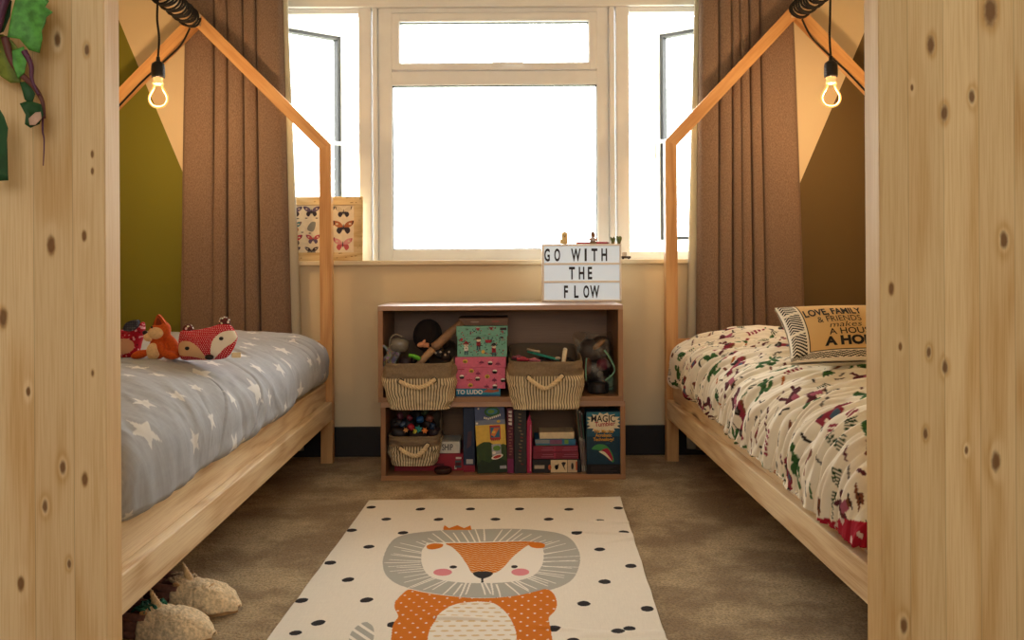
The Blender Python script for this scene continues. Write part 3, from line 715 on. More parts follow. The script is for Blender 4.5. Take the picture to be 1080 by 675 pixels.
x0, z0 = W2(245, 372); m_ = MB(); m_.box((x0, YT - .012, z0 - .008), (x0 + .024, YT - .009, z0 + .006), 0, .001); part('fabric_tag', m_, plain('#e3cfa6', .9, .05, 200), r, True)
# orange plush fox
ORG = plain('#c4541b', .95, .12, 220, .5); CRM = plain('#e2c091', .95, .07, 220, .4); BRN = plain('#8e3a17', .95, .1, 200, .4)
YS = 2.42; k = YS / F
def E(mb, px, py, dy, rx_, rz_, ry_, rot=None): x, z = W2(px, py, YS); mb.ell((x, YS + dy, z), (rx_ * k, ry_ * k, rz_ * k), 0, rot=rot)
x, z = W2(165, 376)
r = thing('plush_fox', 'orange plush fox with cream face and belly, sitting on the grey duvet', 'soft toy', (x, YS, ZT - .005))
def fused(name, fill, mat, parent, vox=.0035):
    m_ = MB(); fill(m_); o = part(name, m_, mat, parent, True); q = o.modifiers.new('fuse', 'REMESH'); q.mode = 'VOXEL'; q.voxel_size = vox; q.use_smooth_shade = True
    q = o.modifiers.new('smooth', 'SMOOTH'); q.iterations = 4; q.factor = .5; return o
def body(mb):
    E(mb, 166, 350, .004, 11, 10.5, 9); E(mb, 172, 346, .006, 7, 9, 7); E(mb, 165, 366, .004, 9.5, 11, 9)
    E(mb, 180, 364, .012, 6.5, 13, 6, (0, -.35, 0)); E(mb, 184, 371, .006, 5.5, 6, 6)
    E(mb, 149, 371, -.012, 10.5, 4.6, 5, (0, -.25, 0)); E(mb, 181, 372, -.014, 9, 4.4, 5, (0, .2, 0)); E(mb, 172, 366, -.012, 4, 8, 4.5, (0, -.5, 0))
fused('body', body, ORG, r)
m_ = MB(); E(m_, 163, 368, -.013, 7.2, 9, 5); part('belly', m_, CRM, r, True, label='cream belly')
m_ = MB(); E(m_, 165.5, 349, -.010, 8.2, 6.4, 6.5); E(m_, 157.5, 353, -.009, 5.2, 4.6, 5.0, (0, .5, 0)); part('face', m_, CRM, r, True, label='cream face and snout')
m_ = MB(); E(m_, 154.3, 348.3, -.012, 2.6, 2.5, 2.4); part('nose', m_, DK, r, True)
m_ = MB(); E(m_, 163, 342.3, -.0225, 1.15, 1.3, .9); part('eye', m_, DK, r, True)
def earf(px0, px1, px2, y0, y1, y2, dy):
    m_ = MB(); P3 = [W2(px0, y0, YS), W2(px1, y1, YS), W2(px2, y2, YS)]; m_.prism(smooth2(P3, 6), lambda x, z, d: (x, YS + d, z), dy, dy + .012, smooth=True); return m_
part('ear', earf(163, 167, 178, 344, 329.5, 346, -.004), ORG, r, True); part('ear', earf(159, 162.5, 169, 344, 333.5, 341, .012), BRN, r, True)
part('ear_lining', earf(164.5, 167, 172, 343, 333, 343, -.0055), BRN, r, True)
# red patterned toy half hidden behind the pine panel
ol = smooth2([W2(*q) for q in ((112, 352), (118, 346.5), (130, 346), (139, 343), (146, 338), (147.5, 346), (144, 360), (139, 375), (124, 377.5), (112, 374), (108, 363))], 8)
xz, dep, c = inflate(ol, .036, 40, 360); P = np.stack([xz[..., 0], YT + .03 + dep, xz[..., 1]], -1); col = np.empty(P.shape); col[:] = lin('#a92034')
pxs = CX + xz[..., 0] * F / YT; pys = CY + (H - xz[..., 1]) * F / YT
nz = fbm(pxs * .45, pys * .45, 9, 2); col[nz > .33] = lin('#e0a9ad'); col[nz < -.45] = lin('#5a1624')
col[in_poly(pxs, pys, smooth2([(122, 358), (131, 354.5), (139, 358), (138.5, 367), (128, 371.5), (118, 369)], 6)) & (dep < 0)] = lin('#cfa184')
r = thing('fox_cushion', 'red patterned soft toy with a navy dotted ear, against the left pine panel', 'soft toy', (c[0], YT + .03, ZT - .005))
grid_obj('head', P, FELT, col, r, cv=True, world=True)
NAVY = NT('navy_dots'); v = NAVY.n('ShaderNodeTexVoronoi', {'Vector': NAVY.obj(), 'Scale': 170.0, 'Randomness': .1}); NAVY.set(col=NAVY.mix(NAVY.m('LESS_THAN', v, .25), lin('#1b1f33'), lin('#c9ccd2')), rough=.9); NAVY = NAVY.mat
m_ = MB(); m_.prism(smooth2([W2(131, 345), W2(135, 337.5), (W2(146, 335)), W2(146.5, 341), W2(141, 346), W2(136, 347)], 6), lambda x, z, d: (x, YT + d, z), -.012, .002, smooth=True); part('ear', m_, NAVY, r, True, label='navy dotted ear')
# ================================================================== SHELF BOXES
SHW = wood('shelf_ply', '#a87c54', '#8a6242', 0, pax=2, ring=.3, rough=.36, spec=.5)
SHT = wood('shelf_ply_varnished', '#a87c54', '#8a6242', 0, pax=1, ring=.3, rough=.5, spec=.6, coat=1.0)
SHT.node_tree.nodes['Principled BSDF'].inputs['Coat Roughness'].default_value = .45
SHE = wood('shelf_ply_upright', '#a0754f', '#805a3c', 2, ring=.3, rough=.38)
YS0, YS1 = 3.288, 3.655
def shelf_box(label, x0, x1, z0, z1):
    r = thing('shelf_box', label, 'shelf', ((x0 + x1) / 2, (YS0 + YS1) / 2, z0), group='stacked open shelf boxes'); e = .0175
    part('top_board', MB().box((x0, YS0, z1 - e), (x1, YS1, z1), 0, .0012), SHT, r, True)
    part('bottom_board', MB().box((x0, YS0, z0), (x1, YS1, z0 + e), 0, .0012), SHW, r, True)
    part('side_board', MB().box((x0, YS0, z0 + e), (x0 + e, YS1, z1 - e), 0, .001), SHE, r, True)
    part('side_board', MB().box((x1 - e, YS0, z0 + e), (x1, YS1, z1 - e), 0, .001), SHE, r, True)
    part('back_board', MB().box((x0 + e, YS1 - .007, z0 + e), (x1 - e, YS1, z1 - e)), SHW, r, True); return r
ZM, ZT_ = .277, .619
shelf_box('open pine shelf box standing on the carpet, holding games and books', -.428, .438, 0, ZM)
shelf_box('open pine shelf box stacked on another, holding two striped baskets', -.436, .432, ZM, ZT_)
FL0, FL1 = .0176, ZM + .0176

# ------------------------------------------------------------------ striped fabric baskets
BASK = vcol('striped_canvas', .95, 800, .3, .001, .1, .08); ROPE = plain('#dcc49a', .9, .12, 240, .5); EYE = plain('#2c241e', .4, .1, 80)
def basket(label, top, bot, y0, y1, zb, zf, zbk, lip, droop, bandf, h_px, group, right_lift=0, seed=0, edge_y=YS0):
    (x0, x1), (b0, b1) = top, bot
    n, nz = 900, 46; cx = (x0 + x1) / 2; cy = (y0 + y1) / 2
    r = thing('storage_basket', label, 'basket', ((b0 + b1) / 2, cy, zb), group=group)
    w = np.linspace(0, 2 * pi, n, endpoint=False); c, s_ = np.cos(w), np.sin(w)
    ux, uy = np.sign(c) * np.abs(c) ** .34, np.sign(s_) * np.abs(s_) ** .34        # rounded rectangle, +y = back
    def ring(f, inset=0.0):
        xl, xr = b0 + (x0 - b0) * f, b1 + (x1 - b1) * f; bulge = .012 * math.sin(pi * min(1, f * 1.1))
        X = (xl + xr) / 2 + ux * ((xr - xl) / 2 + bulge - inset); Yc = cy + .006 * (1 - f); Y = Yc + uy * ((y1 - y0) / 2 - .012 * (1 - f) - inset)
        back = (uy * .5 + .5) ** 1.5
        zr = zf + (zbk - zf) * back + right_lift * np.clip(ux, 0, 1) ** 2 * back
        zbot = zb - droop * np.clip((edge_y - .004 - Y) / .03, 0, 1)
        return X, Y, zbot + (zr - zbot) * f
    fs = np.concatenate([np.linspace(0, 1, nz)]); rows = []
    for f in fs: rows.append(np.stack(ring(f), -1))
    for f in np.linspace(1, .05, 14): rows.append(np.stack(ring(f, .006), -1) + np.array([0, 0, .002 if f < .5 else 0]))
    P = np.stack(rows, 1); ref = np.concatenate([P[:, 20], P[:1, 20]]); cum = np.concatenate([[0], np.cumsum(np.linalg.norm(np.diff(ref, axis=0), axis=1))]); tq = np.linspace(0, cum[-1], n, endpoint=False)
    Pc = np.concatenate([P, P[:1]]); P = np.stack([np.stack([np.interp(tq, cum, Pc[:, j, k]) for k in range(3)], -1) for j in range(P.shape[1])], 1)
    uxc, uyc = np.append(ux, ux[0]), np.append(uy, uy[0]); ux, uy = np.interp(tq, cum, uxc), np.interp(tq, cum, uyc)
    #                                                     # n x rows
    L = np.concatenate([[0], np.cumsum(np.linalg.norm(np.diff(P[:, 10], axis=0), axis=1))])
    nse = fbm(np.repeat(L[:, None] * 14, P.shape[1], 1), np.repeat(np.arange(P.shape[1])[None] * .12, n, 0), seed, 3) * .012
    nse[:, 0] = 0; out = np.stack([ux, uy, 0 * ux], -1)[:, None]; nse2 = nse.copy(); nse2[:, nz:] = nse[:, [min(nz - 1, int(round(f * (nz - 1)))) for f in np.linspace(1, .05, 14)]]
    P = P + out * nse2[..., None]
    back_lim = (P[..., 1] > YS1 - .012); P[..., 1][back_lim] = YS1 - .012
    F_ = np.concatenate([fs, np.linspace(1, .05, 14)])[None].repeat(n, 0)
    st = ((L / .0098) % 1 < .36)[:, None].repeat(P.shape[1], 1)
    col = np.empty(P.shape); col[:] = lin('#d9c6a0'); col[st] = lin('#5e5648')
    bd = F_ > 1 - bandf; g = .93 + .2 * fbm(L[:, None] * 300 + 0 * F_, F_ * 90, seed + 4, 2)
    col[bd] = (np.array(lin('#8d7a61')) * g[..., None])[bd]; col[:, nz:] = np.array(lin('#7b6a55'))
    o = grid_obj('basket_body', P, BASK, col, r, cu=True, world=True)
    # bottom
    m_ = MB(); m_.add([tuple(q) for q in P[:, 2]], [list(range(n))]); part('basket_floor', m_, plain('#7b6a55', .95, .1, 200), r, True)
    # rope handle
    (ax, ay), (mx_, my), (bx_, by) = h_px; Yh = y0 - .014
    A, M_, B = (Vector((gx(a, Yh), Yh, gz(b, Yh))) for a, b in h_px)
    mid = (A + B) / 2; cen = smooth_path([A + Vector((0, .02, 0)), A, (A * .55 + M_ * .45) + Vector((0, -.012, -.004)), M_ + Vector((0, -.014, 0)), (B * .55 + M_ * .45) + Vector((0, -.012, -.004)), B, B + Vector((0, .02, 0))], 12)
    m_ = MB()
    for s3 in range(3):
        pth = []
        for i, p in enumerate(cen):
            tg = (cen[min(i + 1, len(cen) - 1)] - cen[max(i - 1, 0)]).normalized(); aa = tg.cross(Vector((0, 1, 0))).normalized(); bb = tg.cross(aa); w_ = i * .48 + s3 * 2 * pi / 3
            pth.append(p + (aa * math.cos(w_) + bb * math.sin(w_)) * .0038)
        m_.tube(pth, .0042, 6)
    part('rope_handle', m_, ROPE, r, True)
    for q in (A, B):
        m_ = MB(); pth = [(q.x + .0085 * math.cos(a), q.y + .003, q.z + .0085 * math.sin(a)) for a in np.linspace(0, 2 * pi, 20, endpoint=False)]; m_.tube(pth, .0026, 6, closed=True); part('eyelet', m_, EYE, r, True)
    return r
gB = 'striped canvas storage baskets with rope handles'
basket('striped canvas basket in the upper shelf left, a black brush sticking out', (gx(402, 3.21), gx(478, 3.21)), (gx(406.5, 3.21), gx(475, 3.21)), 3.21, 3.56, FL1 + .001, gz(383, 3.21), .475, 0, .036, .32, ((422, 402), (441, 407.5), (457, 400.5)), gB, seed=2)
basket('striped canvas basket in the upper shelf, right of the stacked gift boxes', (gx(536, 3.21), gx(615, 3.21)), (gx(538, 3.21), gx(613, 3.21)), 3.21, 3.56, FL1 + .001, gz(382, 3.21), .462, 0, .038, .30, ((557, 399), (574, 409.5), (591.5, 397.5)), gB, seed=5)
zred = gz(478.5, 3.365)
basket('smaller striped canvas basket in the lower shelf, sitting on the red game box', (gx(409, 3.27), gx(462.5, 3.27)), (gx(411.5, 3.27), gx(455.5, 3.27)), 3.27, 3.52, zred + .001, gz(460, 3.27), .170, 0, .028, .34, ((421.5, 473), (438, 479.5), (449.5, 469.5)), gB, right_lift=.075, seed=8, edge_y=3.36)

# ------------------------------------------------------------------ boxes, books and games
def pbox(name, label, cat, x0, y0, x1, zlo, Yf, depth, mat, group=None, zhi=None, bev=.0015):
    lo = Vector((gx(x0, Yf), Yf, zlo)); hi = Vector((gx(x1, Yf), Yf + depth, zhi if zhi is not None else gz(y0, Yf)))
    hi.y = min(hi.y, YS1 - .010)
    m_ = MB(); m_.box(lo, hi, 0, bev); W, Hh = hi.x - lo.x, hi.z - lo.z
    fn = lambda u, v, o=.0006: (lo.x + u * W, Yf - o, lo.z + v * Hh)               # u, v in 0..1 on the front face
    return m_, fn, lo, hi, W, Hh
def finish(name, label, cat, m_, mats, lo, hi, group=None):
    return solo(name, m_, mats, label, cat, ((lo[0] + hi[0]) / 2, (lo[1] + hi[1]) / 2, lo[2]), group)
C = lambda c, r_=.55: plain(c, r_, .06, 80)
# board game under the gift boxes
m_, fn, lo, hi, W, Hh = pbox('', '', '', 480, 409.6, 527, FL1, 3.31, .27, None)
m_.text('TO LUDO', lambda x, y: fn(.02 + x / W, .30 + y / Hh), Hh * .75, 1, 1.0, 'LEFT', .03)
m_.flat([(.60, .55), (.72, .95), (.86, .80), (.95, .95), (.97, .60), (.80, .45)], fn, 2); m_.flat(rect(0, 0, 1, .22), lambda u, v: fn(u, v, .0004), 3)
finish('board_game', 'flat blue board game box beneath the pink gift box', 'game box', m_, [C('#2d8aa8'), C('#e8e6dc'), C('#a9583c'), C('#1d5f86')], lo, hi); zA = hi.z
def gift(label, x0, x1, ytop, ylid, zlo, Yf, depth, base, draw):
    z1 = gz(ytop, Yf); zl = gz(ylid, Yf); xa, xb = gx(x0, Yf), gx(x1, Yf)
    r = thing('gift_box', label, 'gift box', ((xa + xb) / 2, Yf + depth / 2, zlo), group='patterned lidded boxes')
    ms = [C(base)] + [C(q) for q in ('#a82335', '#2a2226', '#ead3b4', '#f0e6d8', '#4a7d57', '#8a2f52', '#e0b24c', '#2f5560')]
    mb_, ml = MB(), MB(); mb_.box((xa + .003, Yf + .003, zlo), (xb - .003, Yf + depth - .003, zl + .004), 0, .001); ml.box((xa, Yf, zl), (xb, Yf + depth, z1), 0, .0012)
    S_ = xb - xa
    def fb(u, v, o=.0007): return (xa + u * S_, Yf + .003 - o, z1 - v * S_)
    def fl(u, v, o=.0007): return (xa + u * S_, Yf - o, z1 - v * S_)
    vl = (z1 - zl) / S_; vh = (z1 - zlo) / S_
    draw(lambda poly, m: (ml.flat(poly, fl, m) if sum(p[1] for p in poly) / len(poly) < vl else mb_.flat([(u, max(v, vl + .01)) for u, v in poly], fb, m)), vl, vh)
    part('box_body', mb_, ms, r, True); part('lid', ml, ms, r, True); return z1
def pirates(P, vl, vh):
    rr = random.Random(3)
    for _ in range(170):
        u, v = rr.uniform(.03, .97), rr.uniform(.03, vh - .03); k = rr.choice([1, 2, 2, 8, 8, 6, 5]); q = rr.random()
        if abs(v - vl) < .02: continue
        P(circle(u, v, .016, .009, 6, rr.uniform(0, 3)) if q < .5 else star(u, v, .018, rr.uniform(0, 6)) if q < .8 else rect(u - .02, v - .005, u + .02, v + .005), k)
    for u, v in ((.42, .05), (.68, .04)): P([(u - .05, v - .02), (u + .05, v - .02), (u, v + .05)], 1); P(circle(u, v - .015, .035, .015), 4)
    P(rect(.85, .03, .98, .08), 2)
    for u, v, hat in ((.19, .37, 1), (.43, .27, 2), (.73, .40, 2)):
        P(rect(u - .035, v + .11, u - .008, v + .19), 8); P(rect(u + .008, v + .11, u + .035, v + .19), 8)
        P(rect(u - .04, v + .035, u + .04, v + .12), 4 if hat == 1 else 1); P(rect(u - .02, v + .05, u + .02, v + .07), 2)
        P(circle(u, v, .042, .036), 3); P([(u - .06, v - .01), (u + .06, v - .01), (u + .035, v - .055), (u, v - .075), (u - .035, v - .055)], hat)
    P([(.55, .27), (.70, .27), (.67, .33), (.58, .33)], 1); P(rect(.615, .20, .63, .27), 2); P(circle(.1, .26, .03), 1); P(circle(.52, .5, .035), 7); P(circle(.88, .22, .03, .02), 2)
def witches(P, vl, vh):
    rr = random.Random(6)
    for u, v, k in ((.2, .08, 'y'), (.52, .10, 'm'), (.69, .11, 'h'), (.84, .13, 'm'), (.12, .24, 'b'), (.32, .27, 'y'), (.45, .32, 'm'), (.78, .28, 'h'), (.13, .38, 'h'), (.44, .42, 'h'), (.63, .38, 'y'), (.77, .45, 'm'), (.30, .55, 'y'), (.62, .58, 'm'), (.78, .57, 'h'), (.94, .45, 'h'), (.28, .45, 'b')):
        if k == 'y': P(circle(u, v, .05, .04), 7); P(circle(u, v + .01, .025, .02), 3)
        elif k == 'm': P([(u - .055, v + .02), (u + .055, v + .02), (u + .03, v - .02), (u - .03, v - .02)], 6); P(rect(u - .005, v - .05, u + .005, v + .045), 6)
        elif k == 'h': P(circle(u, v, .045, .035), 4); P([(u - .055, v), (u + .055, v), (u + .03, v + .045), (u - .03, v + .045)], 2)
        else: P(rect(u - .06, v - .008, u + .06, v + .008), 1)
    for _ in range(26):
        u, v = rr.uniform(.04, .96), rr.uniform(.03, vh - .03)
        if abs(v - vl) > .03: P(circle(u, v, .011, .008, 5), rr.choice([6, 1, 5]))
z = gift('pink patterned gift box with lid under the turquoise pirate box', 479.3, 533, 376.6, 387.3, zA + .0004, 3.302, .20, '#cf627e', witches)
z = gift('turquoise pirate-pattern gift box with lid on top of the pink one', 480.8, 535, 343.8, 354.5, z + .0004, 3.306, .20, '#72ab94', pirates)
m_, fn, lo, hi, W, Hh = pbox('', '', '', 483, 335.5, 535.5, z + .0004, 3.325, .18, None)
m_.flat(circle(.33, .5, .09, .12), fn, 1); m_.flat(circle(.75, .55, .08, .16), fn, 2)
finish('cardboard_box', 'dull brown flat box on top of the turquoise gift box', 'box', m_, [C('#6b4e38'), C('#9c826a'), C('#8a4a3a')], lo, hi)
# red game box, SHIP box, tin
m_, fn, lo, hi, W, Hh = pbox('', '', '', 415, 478.5, 487.5, FL0, 3.365, .26, None)
m_.flat(rect(.88, .18, .97, .62), fn, 1); m_.flat(rect(.89, .70, .97, .82), fn, 2); m_.flat(rect(.885, .30, .965, .50), lambda u, v: fn(u, v, .001), 3); m_.flat(rect(.55, .30, .72, .45), fn, 3); m_.flat(rect(.87, .1, .90, .3), fn, 2)
finish('board_game', 'long red game box lying under the small striped basket', 'game box', m_, [C('#9b1f30'), C('#3e5157'), C('#d8cdb8'), C('#5d121d')], lo, hi)
m_, fn, lo, hi, W, Hh = pbox('', '', '', 455, 465.5, 484, zred + .0005, 3.375, .14, None)
lo2 = lo.copy()
m_ = MB(); x0 = gx(462, 3.375); m_.box((x0, 3.375, lo.z), (hi.x, 3.375 + .13, hi.z), 0, .001); W = hi.x - x0
m_.text('SHIP', lambda x, y: (x0 + .010 + x, 3.3742, lo.z + Hh * .28 + y), Hh * .74, 1, .66, 'LEFT', .01)
finish('board_game', 'white box lettered SHIP on the red game box', 'game box', m_, [C('#ded7c5'), C('#1b1716')], (x0, 3.375, lo.z), (hi.x, 3.505, hi.z))
x, y = gx(466, 3.325), 3.325
m_ = MB(); m_.lathe([(.010, 0), (.026, .0005), (.031, .006), (.032, .016), (.030, .020), (.026, .0205), (.024, .017), (.004, .016)], 36, 0); 
o = part('trinket_dish', m_, plain('#3a2420', .25, .1, 60)); o.location = (x, y, FL0); setp(o, 'small dark round dish on the lower shelf floor', 'dish')
# upright boxes
m_, fn, lo, hi, W, Hh = pbox('', '', '', 487.5, 427.5, 499.5, FL0, 3.345, .22, None)
m_.flat(rect(0, 0, 1, .10), fn, 1); m_.flat(rect(.25, .12, .85, .19), fn, 2); m_.flat([(.3, .35), (.7, .4), (.75, .62), (.4, .6)], fn, 3)
finish('game_box', 'upright navy box left of the yellow and green game box', 'game box', m_, [C('#22304a'), C('#8c1f33'), C('#b9b4b0'), C('#4a3442')], lo, hi)
Yf = 3.318; W, Hh = gx(532.5, Yf) - gx(501, Yf), .2415
M = Matrix.Translation((gx(502.6, Yf), Yf, FL0 + .0002)) @ Matrix.Rotation(math.radians(-2.6), 4, 'Y')
m_ = MB(); m_.box((0, 0, 0), (W, .06, Hh), 0, .001)
f2 = lambda o: (lambda u, v: (u * W, -o, v * Hh))
m_.flat(rect(0, 0, 1, 1), f2(.0005), 0); m_.flat(rect(0, .69, 1, .78), f2(.0008), 2); m_.flat(rect(0, .34, 1, .71), f2(.001), 3)
m_.flat([(0, 0), (1, 0), (1, .40), (.90, .42), (.8, .405), (.62, .40), (.45, .455), (.25, .46), (.1, .43), (0, .40)], f2(.0013), 4); m_.flat([(0, 0), (1, 0), (1, .16), (.7, .22), (.4, .15), (.15, .20), (0, .12)], f2(.0016), 5)
m_.flat(circle(.58, .90, .26, .075), f2(.0018), 6); m_.flat(circle(.58, .905, .19, .045), f2(.002), 7); m_.flat(circle(.55, .905, .11, .028), f2(.0022), 8)
for i in range(9): a = .30 + i * .065; m_.flat(rect(a, .785 + abs(i - 2) * .008, a + .04, .815 + abs(i - 2) * .008), f2(.0024), 9)
m_.flat(circle(.13, .955, .03, .012), f2(.002), 9); m_.flat(circle(.78, .755, .06, .02), f2(.002), 3); m_.flat(circle(.06, .74, .04, .015), f2(.002), 9)
m_.flat(rect(.47, .49, .83, .70), f2(.002), 10); m_.flat(rect(.50, .52, .80, .67), f2(.0024), 7); m_.flat([(.5, .56), (.62, .53), (.72, .60), (.8, .66), (.62, .66)], f2(.0028), 11); m_.flat(circle(.6, .60, .06, .02), f2(.003), 3)
for i in range(5): m_.flat(circle(.53 + i * .06, .485, .028, .012), f2(.0026), 10)
m_.flat(rect(.51, .25, .82, .42), f2(.002), 12); m_.flat(circle(.68, .36, .13, .04), f2(.0024), 8); m_.flat(circle(.58, .295, .06, .022), f2(.0026), 9)
m_.flat(circle(.68, .235, .2, .035, 16, .1), f2(.003), 9); m_.flat(circle(.68, .235, .14, .022, 16, .1), f2(.0034), 10); m_.flat(rect(.75, .055, .97, .10), f2(.003), 12)
o = part('game_box', m_, [C(q) for q in ('#4b5879', '#39466a', '#7a8291', '#dcb54b', '#33491f', '#22331a', '#2c5a2f', '#356f86', '#5f8a34', '#e8dfcb', '#b23a33', '#d2763a', '#a8a9ac')])
o.matrix_world = M; setp(o, 'upright yellow and green game box with a navy sky, hills and stickers', 'game box')
def upright(name, label, x0, x1, y0, Yf, depth, cols, extra=None, cat='book', bev=.001, ybot=None):
    m_, fn, lo, hi, W, Hh = pbox('', '', '', x0, y0, x1, FL0, Yf, depth, None, bev=bev)
    if extra: extra(m_, fn, W, Hh)
    return finish(name, label, cat, m_, [C(q) for q in cols], lo, hi)
def spine_text(s, size, v0, mi, sx=.8):
    def f(m_, fn, W, Hh): m_.text(s, lambda x, y: fn(.5 - (y - .36 * size * W) / W, v0 - x / Hh), size * W, mi, sx, 'LEFT', .03)
    return f
def sp1(m_, fn, W, Hh):
    for i, v in enumerate((.96, .90, .84, .78)): m_.flat([(.25, v), (.75, v), (.75, v - .045), (.25, v - .035)], fn, 1)
    rr = random.Random(2)
    for i in range(10): v = .70 - i * .045; m_.flat(rect(.2 + .2 * rr.random(), v - .02, .55 + .35 * rr.random(), v), fn, 2)
    m_.flat(rect(0, 0, 1, .22), lambda u, v: fn(u, v, .0003), 3)
upright('game_box', 'narrow maroon box with white spine lettering right of the yellow game box', 533.6, 540.6, 430.5, 3.322, .2, ('#5d1d30', '#d8ccc0', '#8d5a4e', '#7d2453'), sp1, 'game box')
def sp2(m_, fn, W, Hh):
    rr = random.Random(4)
    for i in range(16):
        v = .94 - i * .052; a = .3 + .25 * rr.random(); m_.flat([(a, v), (a + .25, v - .01), (a + .2, v - .028), (a + .02, v - .022)], fn, 1 + (i % 4 == 3))
upright('book', 'thick charcoal book with faint gold spine marks in the lower shelf', 541.2, 554, 432, 3.315, .2, ('#2e2c2b', '#7d6a4c', '#7a2f2a'), sp2)
m_ = MB(); Yf = 3.318; prof = [(gx(a, Yf), gz(b, Yf)) for a, b in ((554.8, 499), (554.4, 470), (555, 445), (557.4, 437.5), (559.8, 446), (560, 470), (559.2, 499))]
prof = [(x, max(z_, FL0)) for x, z_ in prof]; m_.prism(prof, lambda x, z_, d: (x, Yf + d, z_), 0, .19, 0)
m_.flat([(gx(557.6, Yf), gz(497, Yf)), (gx(558.6, Yf), gz(497, Yf)), (gx(558.8, Yf), gz(448, Yf)), (gx(558, Yf), gz(448, Yf))], lambda x, z_: (x, Yf - .0006, z_), 1)
finish('book', 'slim magenta book with rounded top beside the thick charcoal book', 'book', m_, [C('#b01e4e', .35), C('#d58a95')], (prof[0][0], Yf, FL0), (prof[-1][0], Yf + .19, 0))
# horizontal stack
gS = 'boxes lying in the lower shelf stack'
m_, fn, lo, hi, W, Hh = pbox('', '', '', 560.3, 485, 611, FL0, 3.32, .15, None)
m_.flat(rect(.38, .03, .72, .97), fn, 1); m_.flat(rect(.73, .03, .93, .97), fn, 2); m_.flat(rect(.04, .32, .25, .58), fn, 3)
m_.flat(circle(.36, .42, .035, .2), fn, 4); m_.flat([(.47, .35), (.55, .75), (.53, .30), (.49, .22)], lambda u, v: fn(u, v, .001), 5); m_.flat(circle(.5, .45, .04, .16), lambda u, v: fn(u, v, .001), 5)
m_.flat([(.60, .75), (.64, .82), (.70, .78), (.66, .5), (.69, .15), (.64, .45)], lambda u, v: fn(u, v, .001), 5); m_.flat(rect(.79, .2, .87, .80), lambda u, v: fn(u, v, .0009), 3); m_.flat(circle(.83, .5, .025, .25), lambda u, v: fn(u, v, .0012), 5); m_.flat(rect(.90, .2, .93, .85), lambda u, v: fn(u, v, .001), 4)
finish('game_box', 'black and white box with dark figure silhouettes, lowest of its stack', 'game box', m_, [C('#1f1c1b'), C('#e0c99c'), C('#c9b08c'), C('#b9a88f'), C('#c2572f'), C('#262019')], lo, hi, gS); z = hi.z
zc = z + .0004
for k, (y1, lab, c_) in enumerate(((477.4, 'maroon box second from the bottom of the lying stack', '#7a1f33'), (470.6, 'maroon box just beneath the blue one in the lying stack', '#84243a'))):
    m_, fn, lo, hi, W, Hh = pbox('', '', '', 560.8 + k * .4, y1, 609 - k * .6, zc, 3.325, .15, None)
    for a, b in ((.18, .46), (.65, .98)): m_.flat(rect(a, .30, b, .40), fn, 1); m_.flat(rect(a + .03, .62, b - .02, .70), fn, 1)
    m_.flat(rect(.46, .1, .50, .9), fn, 2)
    finish('book', lab, 'book', m_, [C(c_), C('#a2586a'), C('#a03048')], lo, hi, gS); zc = hi.z + .0004
m_, fn, lo, hi, W, Hh = pbox('', '', '', 563.5, 463.6, 606, zc, 3.33, .13, None)
m_.flat(rect(.0, .35, .35, .95), fn, 1); m_.flat(rect(.36, .2, .66, .95), fn, 2); m_.flat(rect(.72, .25, .82, .95), fn, 3); m_.flat(rect(0, 0, .7, .18), fn, 4)
finish('book', 'mottled blue and grey box directly under the small cream box', 'book', m_, [C('#2f6f92'), C('#8a8d8b'), C('#7e4a68'), C('#6f9a43'), C('#3f6f63')], lo, hi, gS); zc = hi.z + .0004
m_, fn, lo, hi, W, Hh = pbox('', '', '', 568, 456.2, 604.5, zc, 3.335, .10, None)
finish('card_box', 'small cream box on top of the lying stack', 'box', m_, [C('#e6cfa2')], lo, hi, gS)
# leaning comics
gC = 'thin comics leaning beside the magic game'
for k, (xa, c1_, c2_) in enumerate(((609.5, '#3c4a36', '#b8a890'), (611.6, '#5a4038', '#c7b9a2'), (613.6, '#2e4c36', '#97887a'))):
    Yf = 3.335 + .004 * k; m_ = MB(); h = .226 - .008 * k
    m_.box((0, 0, 0), (.0052, .17, h), 0, .0006); m_.flat(rect(0, h * .55, .0052, h * .97), lambda x, y: (x, -.0006, y), 1); m_.flat(rect(.001, h * .1, .004, h * .5), lambda x, y: (x, -.0006, y), 2)
    o = part('comic_book', m_, [C(c2_), C(c1_), C('#6d4a44')]); o.location = (gx(xa + 3.0, Yf), Yf, FL0 + .0002); o.rotation_euler = (0, math.radians(-4.5), 0)
    setp(o, ('thin dark comic leaning outermost against the lying stack', 'thin brown comic in the middle of the leaning three', 'thin green comic leaning next to the magic game box')[k], 'comic', gC)
# magic game
m_, fn, lo, hi, W, Hh = pbox('', '', '', 617.5, 434.5, 653.5, FL0, 3.30, .07, None)
A_ = lambda o: (lambda u, v: fn(u, v, o))
m_.flat(rect(0, .78, 1, .985), A_(.0005), 6)
bst = [(.5 + (.60 if i % 2 else .42) * math.cos(i * pi / 16) * 1.0, .82 + (.165 if i % 2 else .13) * math.sin(i * pi / 16)) for i in range(32)]
m_.flat([(min(max(u, .01), .99), min(max(v, .5), .985)) for u, v in bst], A_(.0009), 1)
m_.flat(rect(.02, .60, .98, .72), A_(.0007), 7); m_.flat(rect(0, 0, 1, .155), A_(.0007), 2)
m_.text('MAGIC', lambda x, y: fn(.49 + x / W, .835 + y / Hh, .0014), W * .27, 2, .86, 'CENTER', .015)
m_.text('Tumbler', lambda x, y: fn(.54 + x / W, .765 + y / Hh + .03 * x / W, .0014), W * .19, 4, .9, 'CENTER', .02)
